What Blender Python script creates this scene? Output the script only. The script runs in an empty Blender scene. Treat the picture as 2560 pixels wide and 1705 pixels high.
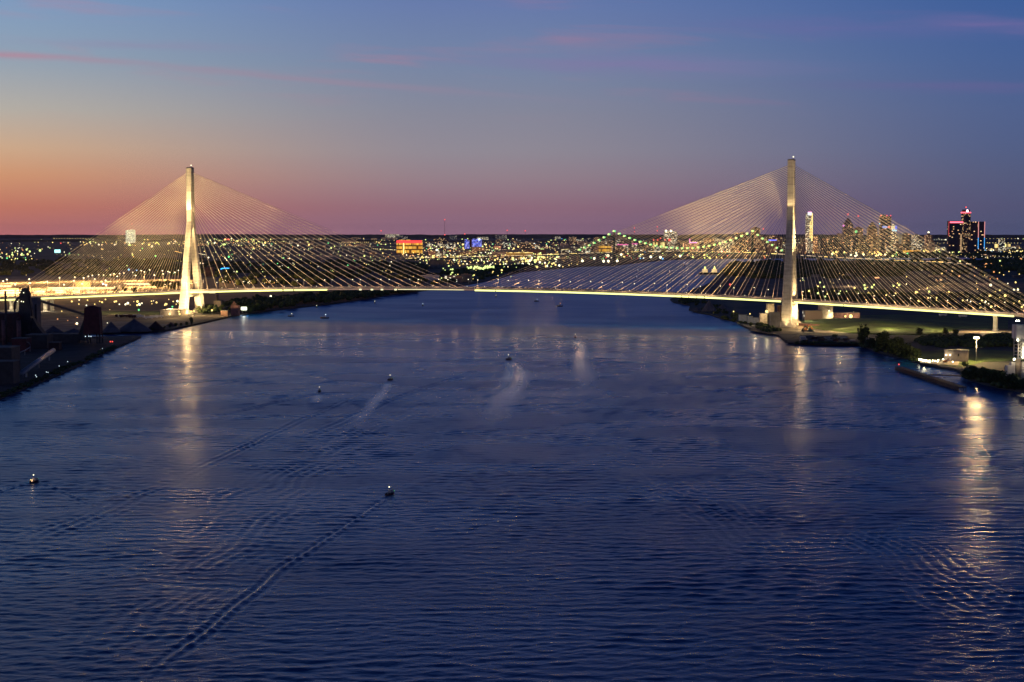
import bpy, math, random
from mathutils import Vector, Matrix
from mathutils.geometry import tessellate_polygon
random.seed(7)
R = math.radians
scene = bpy.context.scene
COL = scene.collection

# ------------------------------------------------------------------ camera
H = 122.0
F = 4000.0
PITCH = math.atan((852.5 - 583.0) / F)
cam_d = bpy.data.cameras.new("Camera")
cam_d.sensor_width = 36.0
cam_d.lens = F / 2560.0 * 36.0
cam_d.clip_start = 1.0
cam_d.clip_end = 600000.0
cam = bpy.data.objects.new("Camera", cam_d)
cam.location = (0, 0, H)
cam.rotation_euler = (math.pi / 2 - PITCH, 0, 0)
COL.objects.link(cam)
scene.camera = cam

def proj(x, y, z):
    d = y * math.cos(PITCH) + (H - z) * math.sin(PITCH)
    u = y * math.sin(PITCH) + (z - H) * math.cos(PITCH)
    return 1280 + F * x / d, 852.5 - F * u / d

def P(px, py, z=0.0):
    """point of the level z that stands at photo pixel px, py (used to survey the place)"""
    a = (px - 1280) / F
    b = (852.5 - py) / F
    dy = math.cos(PITCH) + b * math.sin(PITCH)
    dz = -math.sin(PITCH) + b * math.cos(PITCH)
    t = (z - H) / dz
    return Vector((a * t, dy * t, z))

def HT(px, py, Y):
    """height above water of pixel row py at distance Y"""
    b = (852.5 - py) / F
    dy = math.cos(PITCH) + b * math.sin(PITCH)
    dz = -math.sin(PITCH) + b * math.cos(PITCH)
    return H + dz * Y / dy

# ------------------------------------------------------------------ render settings
scene.render.engine = 'CYCLES'
scene.view_settings.view_transform = 'Standard'
scene.view_settings.look = 'None'
scene.view_settings.exposure = 0.0
scene.view_settings.gamma = 1.0
cy = scene.cycles
cy.use_denoising = True
cy.max_bounces = 5
cy.diffuse_bounces = 2
cy.glossy_bounces = 3
cy.sample_clamp_indirect = 5.0
cy.sample_clamp_direct = 80.0
cy.caustics_reflective = False
cy.caustics_refractive = False
try:
    cy.denoiser = 'OPENIMAGEDENOISE'
    cy.denoising_input_passes = 'RGB_ALBEDO_NORMAL'
except Exception:
    pass

# ------------------------------------------------------------------ node helpers
def srgb(r, g, b):
    def f(c):
        c /= 255.0
        return c / 12.92 if c <= 0.04045 else ((c + 0.055) / 1.055) ** 2.4
    return (f(r), f(g), f(b), 1.0)

class NT:
    def __init__(s, tree):
        s.t = tree
        s.n = tree.nodes
        s.l = tree.links
    def new(s, typ, **kw):
        nd = s.n.new(typ)
        for k, v in kw.items():
            setattr(nd, k, v)
        return nd
    def put(s, sock, v):
        if hasattr(v, 'node'):
            s.l.new(v, sock)
        elif v is not None:
            sock.default_value = v
    def m(s, op, a, b=None, c=None, clamp=False):
        nd = s.new('ShaderNodeMath', operation=op)
        nd.use_clamp = clamp
        s.put(nd.inputs[0], a)
        if b is not None: s.put(nd.inputs[1], b)
        if c is not None: s.put(nd.inputs[2], c)
        return nd.outputs[0]
    def vm(s, op, a, b=None):
        nd = s.new('ShaderNodeVectorMath', operation=op)
        s.put(nd.inputs[0], a)
        if b is not None: s.put(nd.inputs[1], b)
        return nd.outputs[0]
    def ss(s, v, a, b):
        nd = s.new('ShaderNodeMapRange', interpolation_type='SMOOTHSTEP')
        s.put(nd.inputs[0], v)
        nd.inputs[1].default_value = a
        nd.inputs[2].default_value = b
        return nd.outputs[0]
    def mix(s, f, a, b):
        nd = s.new('ShaderNodeMix', data_type='RGBA')
        s.put(nd.inputs[0], f)
        s.put(nd.inputs[6], a)
        s.put(nd.inputs[7], b)
        return nd.outputs[2]
    def noise(s, vec, scale, detail=2.0, rough=0.5, dist=0.0):
        nd = s.new('ShaderNodeTexNoise')
        s.put(nd.inputs['Vector'], vec)
        nd.inputs['Scale'].default_value = scale
        nd.inputs['Detail'].default_value = detail
        nd.inputs['Roughness'].default_value = rough
        nd.inputs['Distortion'].default_value = dist
        return nd.outputs[0]
    def ramp(s, f, stops):
        nd = s.new('ShaderNodeValToRGB')
        s.put(nd.inputs[0], f)
        cr = nd.color_ramp
        while len(cr.elements) < len(stops): cr.elements.new(0.5)
        for e, (p, c) in zip(cr.elements, stops):
            e.position = p
            e.color = c
        return nd.outputs[0]

# ------------------------------------------------------------------ world: the dusk sky
world = bpy.data.worlds.new("World")
scene.world = world
world.use_nodes = True
w = NT(world.node_tree)
w.n.clear()
wo = w.new('ShaderNodeOutputWorld')
bg = w.new('ShaderNodeBackground')
w.l.new(bg.outputs[0], wo.inputs[0])
tc = w.new('ShaderNodeTexCoord')
sep = w.new('ShaderNodeSeparateXYZ')
w.l.new(tc.outputs['Generated'], sep.inputs[0])
el = w.m('MULTIPLY', w.m('ARCSINE', sep.outputs[2]), 57.2958)
az = w.m('MULTIPLY', w.m('ARCTAN2', sep.outputs[0], sep.outputs[1]), 57.2958)
elf = w.m('DIVIDE', el, 45.0, clamp=True)
def stops(lst):
    return [(e / 45.0, srgb(*c)) for e, c in lst]
SKY_L = stops([(0, (200, 120, 118)), (0.5, (194, 118, 106)), (0.9, (198, 121, 99)), (2.0, (213, 152, 112)), (2.9, (210, 172, 138)),
               (4.2, (184, 177, 166)), (6.0, (148, 165, 182)), (8.3, (124, 157, 196)), (13, (78, 130, 204)), (20, (18, 50, 112)), (28, (7, 28, 66)), (45, (8, 24, 60))])
SKY_C = stops([(0, (154, 114, 136)), (0.5, (146, 109, 129)), (0.9, (147, 109, 125)), (2.0, (150, 130, 140)), (2.9, (146, 139, 150)),
               (4.2, (136, 137, 154)), (6.0, (118, 134, 165)), (8.3, (102, 122, 172)), (13, (66, 108, 190)), (20, (12, 40, 98)), (28, (4, 20, 52)), (45, (6, 18, 46))])
SKY_R = stops([(0, (82, 89, 124)), (0.5, (80, 86, 120)), (0.9, (81, 85, 119)), (2.0, (82, 91, 126)), (2.9, (80, 94, 134)),
               (4.2, (78, 97, 142)), (6.0, (70, 97, 150)), (8.3, (58, 93, 154)), (13, (42, 84, 164)), (20, (8, 32, 84)), (28, (3, 17, 48)), (45, (4, 14, 40))])
cl = w.ramp(elf, SKY_L)
cc = w.ramp(elf, SKY_C)
cr_ = w.ramp(elf, SKY_R)
fa = w.ss(az, -21, -1)
fb = w.ss(az, -2, 20)
skyc = w.mix(fb, w.mix(fa, cl, cc), cr_)
# thin pink streaks of high cloud
cv = w.new('ShaderNodeCombineXYZ')
w.put(cv.inputs[0], w.m('MULTIPLY', az, 0.11))
w.put(cv.inputs[1], w.m('ADD', w.m('MULTIPLY', el, 1.15), w.m('MULTIPLY', az, 0.045)))
n1 = w.noise(cv.outputs[0], 1.0, 5.0, 0.55, 0.4)
cmask = w.m('MULTIPLY', w.ss(n1, 0.52, 0.78), w.m('MULTIPLY', w.ss(el, 3.6, 5.0), w.m('SUBTRACT', 1.0, w.ss(el, 8.5, 13))))
pink = w.mix(fb, srgb(196, 120, 135), srgb(118, 104, 160))
skyc = w.mix(w.m('MULTIPLY', cmask, 0.3), skyc, pink)
def streak(prev, az0, el0, slope, ln, wd, col, k):
    """one long thin cloud: centre az0, el0 (degrees), lens shaped"""
    da = w.m('SUBTRACT', az, az0)
    wob = w.m('MULTIPLY', w.m('SUBTRACT', w.noise(cv.outputs[0], 3.0, 3.0), 0.5), wd * 2.2)
    de = w.m('ADD', w.m('SUBTRACT', w.m('SUBTRACT', el, el0), w.m('MULTIPLY', da, slope)), wob)
    g = w.m('ADD', w.m('POWER', w.m('ABSOLUTE', w.m('DIVIDE', da, ln)), 2.0), w.m('POWER', w.m('ABSOLUTE', w.m('DIVIDE', de, wd)), 2.0))
    f = w.m('MULTIPLY', w.m('EXPONENT', w.m('MULTIPLY', g, -1.0)), k)
    return w.mix(f, prev, col)
skyc = streak(skyc, -17.5, 6.0, -0.03, 3.2, 0.10, srgb(190, 122, 140), 0.46)
skyc = streak(skyc, -8.0, 5.45, -0.075, 7.0, 0.11, srgb(170, 130, 150), 0.31)
skyc = streak(skyc, -13.0, 6.45, 0.0, 3.5, 0.13, srgb(150, 130, 165), 0.28)
skyc = streak(skyc, 4.0, 5.95, -0.03, 5.0, 0.30, srgb(132, 118, 165), 0.53)
skyc = streak(skyc, 11.0, 7.1, -0.05, 5.0, 0.28, srgb(110, 104, 162), 0.33)
skyc = streak(skyc, 16.5, 7.05, -0.09, 2.2, 0.22, srgb(135, 112, 165), 0.33)
skyc = streak(skyc, 15.5, 5.0, -0.03, 4.5, 0.16, srgb(112, 98, 150), 0.33)
below = w.ss(el, -0.35, -0.02)
skyc = w.mix(below, srgb(16, 22, 44), skyc)
w.put(bg.inputs[0], skyc)
bg.inputs[1].default_value = 1.0

# the last glow of the set sun, low on the left
sd = bpy.data.lights.new("sun", 'SUN')
sd.energy = 0.03
sd.angle = R(10)
sd.color = (1.0, 0.55, 0.4)
sun = bpy.data.objects.new("sun", sd)
sun.rotation_euler = (R(88), 0, R(-125))
COL.objects.link(sun)

# ------------------------------------------------------------------ materials
def mat(name, col, rough=0.8, metal=0.0, vary=0.25, scale=0.3, emit=None, es=0.0, sample=None, stretch=None):
    m = bpy.data.materials.new(name)
    m.use_nodes = True
    t = NT(m.node_tree)
    b = t.n['Principled BSDF']
    b.inputs['Roughness'].default_value = rough
    b.inputs['Metallic'].default_value = metal
    if len(col) == 3: col = (*col, 1.0)
    g = t.new('ShaderNodeTexCoord')
    vec = g.outputs['Object']
    if stretch:
        vec = t.vm('MULTIPLY', vec, stretch)
    n = t.noise(vec, scale, 4.0, 0.6)
    d = tuple(c * (1 - vary) for c in col[:3]) + (1,)
    u = tuple(min(1, c * (1 + vary)) for c in col[:3]) + (1,)
    t.put(b.inputs['Base Color'], t.mix(t.ss(n, 0.35, 0.65), d, u))
    if emit:
        b.inputs['Emission Color'].default_value = (*emit, 1.0)
        b.inputs['Emission Strength'].default_value = es
        if sample is not None:
            m.cycles.emission_sampling = sample
    return m

def glow(name, col, s, sample='NONE'):
    return mat(name, (0.2, 0.2, 0.2), 0.5, emit=col, es=s, sample=sample)

M = {}
M['concrete'] = mat('tower_concrete', (0.42, 0.40, 0.37), 0.85, vary=0.14, scale=0.12, stretch=(1, 1, 2.2))
def pour_joints(m, step):
    t = NT(m.node_tree)
    b = t.n['Principled BSDF']
    src = b.inputs['Base Color'].links[0].from_socket
    g = t.new('ShaderNodeNewGeometry'); sp = t.new('ShaderNodeSeparateXYZ')
    t.l.new(g.outputs['Position'], sp.inputs[0])
    fr = t.m('FRACT', t.m('DIVIDE', sp.outputs[2], step))
    seg = t.m('FLOOR', t.m('DIVIDE', sp.outputs[2], step * 2))
    wn = t.new('ShaderNodeTexWhiteNoise', noise_dimensions='1D'); t.put(wn.inputs['W'], seg)
    k = t.m('MULTIPLY_ADD', wn.outputs[0], 0.22, 0.82)
    k = t.m('MULTIPLY', k, t.m('SUBTRACT', 1.0, t.m('MULTIPLY', t.m('LESS_THAN', fr, 0.09), 0.3)))
    st = t.noise(t.vm('MULTIPLY', g.outputs['Position'], (1, 1, 0.06)), 0.5, 3)
    k = t.m('MULTIPLY', k, t.m('MULTIPLY_ADD', st, 0.5, 0.72))
    cx = t.new('ShaderNodeCombineXYZ')
    for i in range(3): t.put(cx.inputs[i], k)
    mx = t.vm('MULTIPLY', src, cx.outputs[0])
    t.put(b.inputs['Base Color'], mx)
pour_joints(M['concrete'], 4.6)
M['deck'] = mat('deck_concrete', (0.36, 0.33, 0.31), 0.8, vary=0.12, scale=0.2)
M['asphalt'] = mat('asphalt', (0.05, 0.05, 0.052), 0.85, scale=0.4)
M['cable'] = mat('cable_sheath', (0.80, 0.70, 0.50), 0.5, vary=0.05)
M['steel'] = mat('dark_steel', (0.045, 0.038, 0.042), 0.7, 0.0, scale=0.2)
M['rust'] = mat('rusty_steel', (0.055, 0.022, 0.024), 0.85, scale=0.3)
M['rustred'] = mat('red_cladding', (0.10, 0.025, 0.028), 0.85, scale=0.15)
M['pinkbrick'] = mat('pink_brick', (0.20, 0.10, 0.10), 0.9, scale=0.3)
M['galv'] = mat('galvanised_steel', (0.30, 0.31, 0.33), 0.55, 0.3, vary=0.1)
M['roof'] = mat('grey_roof', (0.12, 0.12, 0.13), 0.85, scale=0.1)
M['white'] = mat('white_cladding', (0.62, 0.60, 0.58), 0.7, vary=0.08)
M['tan'] = mat('tan_concrete', (0.30, 0.25, 0.20), 0.85, vary=0.2)
M['brick'] = mat('brown_brick', (0.16, 0.09, 0.07), 0.9)
M['grassm'] = mat('mown_grass', (0.06, 0.105, 0.018), 0.95, scale=0.03, vary=0.35)
M['dirt'] = mat('bare_dirt', (0.14, 0.11, 0.08), 0.95, scale=0.04, vary=0.4)
M['yard'] = mat('yard_gravel', (0.15, 0.14, 0.13), 0.95, scale=0.03, vary=0.4)
M['pile'] = mat('ore_pile', (0.13, 0.125, 0.15), 0.95, scale=0.1, vary=0.2)
M['coal'] = mat('coal_ground', (0.028, 0.026, 0.032), 0.95, scale=0.04, vary=0.4)
M['leaf'] = mat('foliage', (0.040, 0.062, 0.016), 0.85, scale=0.4, vary=0.5)
M['leaf_lit'] = mat('painted_lit_foliage', (0.09, 0.13, 0.02), 0.85, scale=0.6, vary=0.4)  # lamplight on one crown put into a paler leaf colour
M['bark'] = mat('bark', (0.06, 0.045, 0.03), 0.95)
M['timber'] = mat('timber', (0.065, 0.035, 0.03), 0.9, scale=0.6)
M['boat'] = mat('boat_hull', (0.10, 0.04, 0.045), 0.4)
M['boatw'] = mat('boat_cabin', (0.45, 0.45, 0.47), 0.4)
M['glassd'] = mat('dark_glass', (0.02, 0.025, 0.03), 0.1)
M['green_steel'] = mat('green_painted_steel', (0.03, 0.09, 0.085), 0.6)
M['strip'] = glow('deck_edge_light', (0.95, 1.0, 0.30), 1.9, 'FRONT')
M['booth'] = glow('lit_booths', (1.0, 0.66, 0.28), 1.7)
M['edge_glow'] = glow('painted_edge_glow', (1.0, 0.60, 0.42), 0.42, 'NONE')  # faint pink light on the deck edge, put into emission
M['strip2'] = glow('deck_edge_light_dim', (1.0, 0.93, 0.5), 1.3, 'FRONT')
GL = {
    'yellow': glow('lamp_yellow', (1.0, 0.74, 0.22), 1.9),
    'lime': glow('lamp_yellow_green', (0.80, 1.0, 0.30), 1.5),
    'white': glow('lamp_white', (1.0, 0.92, 0.60), 2.2),
    'orange': glow('lamp_orange', (1.0, 0.44, 0.13), 1.2),
    'green': glow('lamp_green', (0.15, 1.0, 0.32), 1.2),
    'red': glow('lamp_red', (1.0, 0.08, 0.06), 1.8),
    'blue': glow('lamp_blue', (0.12, 0.5, 1.0), 1.8),
    'pink': glow('lamp_pink', (1.0, 0.25, 0.9), 1.5),
    'cool': glow('lamp_cool', (0.7, 0.9, 1.0), 1.8),
    'hot': glow('lamp_floodlight', (1.0, 0.93, 0.6), 14.0),
    'dim': glow('lamp_dim', (1.0, 0.62, 0.30), 0.45),
    'warmline': glow('traffic_light_line', (1.0, 0.72, 0.42), 1.1),
}

def facade(name, wall, frac, cell, colA, colB, s, wallvary=0.2):
    """a wall whose cells glow at random: lit windows; for wash, painted wall light"""
    m = bpy.data.materials.new(name)
    m.use_nodes = True
    t = NT(m.node_tree)
    b = t.n['Principled BSDF']
    b.inputs['Roughness'].default_value = 0.7
    tcn = t.new('ShaderNodeTexCoord')
    oi = t.new('ShaderNodeObjectInfo')
    sc = t.vm('MULTIPLY', t.vm('ADD', tcn.outputs['Object'], (0.37, 0.41, 0.13)), (1 / cell[0], 1 / cell[0], 1 / cell[1]))
    fl = t.vm('FLOOR', sc)
    fr = t.new('ShaderNodeSeparateXYZ')
    t.l.new(t.vm('FRACTION', sc), fr.inputs[0])
    wn = t.new('ShaderNodeTexWhiteNoise', noise_dimensions='4D')
    t.l.new(fl, wn.inputs['Vector'])
    t.put(wn.inputs['W'], t.m('MULTIPLY', oi.outputs['Random'], 91.0))
    lit = t.m('GREATER_THAN', wn.outputs[0], 1 - frac)
    win = t.m('MULTIPLY', t.m('GREATER_THAN', fr.outputs[2], 0.35), lit)
    ge = t.new('ShaderNodeNewGeometry')
    sn = t.new('ShaderNodeSeparateXYZ')
    t.l.new(ge.outputs['Normal'], sn.inputs[0])
    side = t.m('LESS_THAN', t.m('ABSOLUTE', sn.outputs[2]), 0.5)
    win = t.m('MULTIPLY', win, side)
    sc2 = t.new('ShaderNodeSeparateColor')
    t.l.new(wn.outputs[1], sc2.inputs[0])
    ecol = t.mix(sc2.outputs[1], (*colA, 1), (*colB, 1))
    t.put(b.inputs['Emission Color'], ecol)
    t.put(b.inputs['Emission Strength'], t.m('MULTIPLY', win, t.m('MULTIPLY_ADD', sc2.outputs[2], s, s * 0.4)))
    n = t.noise(tcn.outputs['Object'], 0.05, 3)
    t.put(b.inputs['Base Color'], t.mix(n, tuple(c * (1 - wallvary) for c in wall) + (1,), tuple(c * (1 + wallvary) for c in wall) + (1,)))
    m.cycles.emission_sampling = 'NONE'
    return m
WARM, WARM2, COOLW = (1.0, 0.72, 0.35), (1.0, 0.5, 0.22), (0.95, 1.0, 0.8)
FAC = {
    'brown': facade('facade_brown', (0.20, 0.13, 0.11), 0.17, (7, 6), WARM, WARM2, 1.1),
    'grey': facade('facade_grey', (0.17, 0.16, 0.18), 0.10, (8, 6), WARM, COOLW, 1.1),
    'dark': facade('facade_dark', (0.06, 0.055, 0.075), 0.14, (6, 6), WARM, WARM2, 1.2),
    'busy': facade('facade_busy', (0.12, 0.10, 0.10), 0.42, (7, 6), WARM, COOLW, 1.2),
    'white': facade('facade_white_lit', (0.30, 0.30, 0.30), 0.62, (5, 5), (0.75, 1.0, 0.72), (1.0, 0.97, 0.75), 1.5),
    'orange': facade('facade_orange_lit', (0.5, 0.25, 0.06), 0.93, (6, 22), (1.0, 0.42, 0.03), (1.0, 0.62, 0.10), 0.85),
    'blue': facade('facade_blue_lit', (0.12, 0.10, 0.2), 0.86, (9, 8), (0.04, 0.12, 1.0), (0.40, 0.42, 1.0), 1.3),
    'yellow': facade('facade_yellow_lit', (0.35, 0.28, 0.12), 0.78, (9, 60), (1.0, 0.86, 0.32), (1.0, 0.65, 0.2), 1.2),
    'glass': facade('facade_dark_glass', (0.035, 0.03, 0.055), 0.055, (7, 7), WARM, WARM2, 1.3),
    'near': facade('facade_near', (0.24, 0.17, 0.14), 0.10, (5, 4), WARM, COOLW, 1.1),
    'wash': facade('facade_painted_wash', (0.30, 0.22, 0.17), 0.55, (14, 7), (0.9, 0.55, 0.30), (0.8, 0.45, 0.28), 0.28),  # soft lighting of the wall put into emission over wide cells
    'core': facade('facade_core', (0.05, 0.03, 0.05), 0.24, (6, 7), WARM2, WARM, 0.8),
    'shed': facade('facade_shed', (0.20, 0.18, 0.18), 0.05, (9, 8), WARM, COOLW, 0.9),
}

# ------------------------------------------------------------------ mesh helpers
class MB:
    def __init__(s):
        s.v, s.f, s.mi, s.sm = [], [], [], []
    def add(s, vs, fs, mi=0, sm=False):
        k = len(s.v)
        s.v += [tuple(p) for p in vs]
        s.f += [tuple(i + k for i in f) for f in fs]
        s.mi += [mi] * len(fs)
        s.sm += [sm] * len(fs)
        return s
    def box(s, x, y, z0, z1, wx, wy, rot=0.0, mi=0, top=1.0):
        c, sn = math.cos(rot), math.sin(rot)
        vs = []
        for z, k in ((z0, 1.0), (z1, top)):
            for a, b in ((-1, -1), (1, -1), (1, 1), (-1, 1)):
                dx, dy = a * wx / 2 * k, b * wy / 2 * k
                vs.append((x + dx * c - dy * sn, y + dx * sn + dy * c, z))
        return s.add(vs, [(3, 2, 1, 0), (4, 5, 6, 7), (0, 1, 5, 4), (1, 2, 6, 5), (2, 3, 7, 6), (3, 0, 4, 7)], mi)
    def loft(s, rings, mi=0, sm=False, cap=True):
        n = len(rings[0])
        vs = [p for r in rings for p in r]
        fs = []
        for i in range(len(rings) - 1):
            for j in range(n):
                a, b = i * n + j, i * n + (j + 1) % n
                fs.append((a, b, b + n, a + n))
        if cap:
            fs.append(tuple(reversed(range(n))))
            fs.append(tuple(range((len(rings) - 1) * n, len(rings) * n)))
        return s.add(vs, fs, mi, sm)
    def cyl(s, x, y, z0, z1, r0, r1=None, n=10, mi=0, sm=True):
        r1 = r0 if r1 is None else r1
        return s.loft([[(x + r * math.cos(2 * math.pi * k / n), y + r * math.sin(2 * math.pi * k / n), z) for k in range(n)] for z, r in ((z0, r0), (z1, r1))], mi, sm)
    def tube(s, pts, r, n=5, mi=0, cap=True):
        rings = []
        for i, p in enumerate(pts):
            p = Vector(p)
            d = (Vector(pts[min(i + 1, len(pts) - 1)]) - Vector(pts[max(i - 1, 0)])).normalized()
            a = d.cross(Vector((0, 0, 1)))
            if a.length < 1e-3: a = Vector((1, 0, 0))
            a.normalize()
            b = a.cross(d)
            rr = r[i] if isinstance(r, (list, tuple)) else r
            rings.append([p + (a * math.cos(2 * math.pi * k / n) + b * math.sin(2 * math.pi * k / n)) * rr for k in range(n)])
        return s.loft(rings, mi, True, cap)
    def beam(s, p0, p1, wd, ht, mi=0):
        p0, p1 = Vector(p0), Vector(p1)
        d = (p1 - p0).normalized()
        a = d.cross(Vector((0, 0, 1)))
        if a.length < 1e-3: a = Vector((1, 0, 0))
        a.normalize()
        b = a.cross(d)
        q = [(-1, -1), (1, -1), (1, 1), (-1, 1)]
        return s.loft([[p + a * (i * wd / 2) + b * (j * ht / 2) for i, j in q] for p in (p0, p1)], mi)
    def ball(s, x, y, z, r, mi=0, k=1.0):
        n = 6
        rings = []
        for j in range(1, 4):
            t = math.pi * j / 4
            rings.append([(x + r * math.sin(t) * math.cos(2 * math.pi * i / n), y + r * math.sin(t) * math.sin(2 * math.pi * i / n), z - r * k * math.cos(t)) for i in range(n)])
        vs = [p for q in rings for p in q] + [(x, y, z - r * k), (x, y, z + r * k)]
        fs = []
        for i in range(n):
            j = (i + 1) % n
            fs += [(i, j, j + n, i + n), (i + n, j + n, j + 2 * n, i + 2 * n), (3 * n, j, i), (3 * n + 1, i + 2 * n, j + 2 * n)]
        return s.add(vs, fs, mi, True)
    def octa(s, x, y, z, r, mi=0):
        vs = [(x + r, y, z), (x, y + r, z), (x - r, y, z), (x, y - r, z), (x, y, z + r), (x, y, z - r)]
        return s.add(vs, [(0, 1, 4), (1, 2, 4), (2, 3, 4), (3, 0, 4), (1, 0, 5), (2, 1, 5), (3, 2, 5), (0, 3, 5)], mi, True)
    def mesh(s, name, mats):
        me = bpy.data.meshes.new(name)
        me.from_pydata(s.v, [], s.f)
        for m in (mats if isinstance(mats, (list, tuple)) else [mats]):
            me.materials.append(m)
        me.polygons.foreach_set('material_index', s.mi)
        me.polygons.foreach_set('use_smooth', s.sm)
        me.update()
        return me
    def build(s, name, mats, parent=None, loc=None):
        o = bpy.data.objects.new(name, s.mesh(name, mats))
        COL.objects.link(o)
        if parent is not None: o.parent = parent
        if loc is not None: o.location = loc
        return o

def tag(o, label=None, cat=None, group=None, kind=None):
    if label: o['label'] = label
    if cat: o['category'] = cat
    if group: o['group'] = group
    if kind: o['kind'] = kind
    return o

def thing(name, label, cat, loc=(0, 0, 0), rz=0.0, group=None):
    o = bpy.data.objects.new(name, None)
    o.empty_display_size = 2
    COL.objects.link(o)
    o.location = loc
    o.rotation_euler = (0, 0, rz)
    return tag(o, label, cat, group)

def copy_tree(o, parent=None):
    c = o.copy()
    COL.objects.link(c)
    if parent is not None: c.parent = parent
    for ch in [q for q in o.children]:
        copy_tree(ch, c)
    return c

def lamp(kind, loc, power, col=(1, 0.82, 0.5), radius=0.5, aim=None, cone=60, blend=0.6, name=None):
    d = bpy.data.lights.new(name or ('floodlight' if kind == 'SPOT' else 'lamp_light'), kind)
    d.energy = power
    d.color = col
    d.shadow_soft_size = radius
    o = bpy.data.objects.new(d.name, d)
    COL.objects.link(o)
    o.location = loc
    if kind == 'SPOT':
        d.spot_size = R(cone)
        d.spot_blend = blend
        o.rotation_euler = (Vector(aim) - Vector(loc)).to_track_quat('-Z', 'Y').to_euler()
    return o

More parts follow.
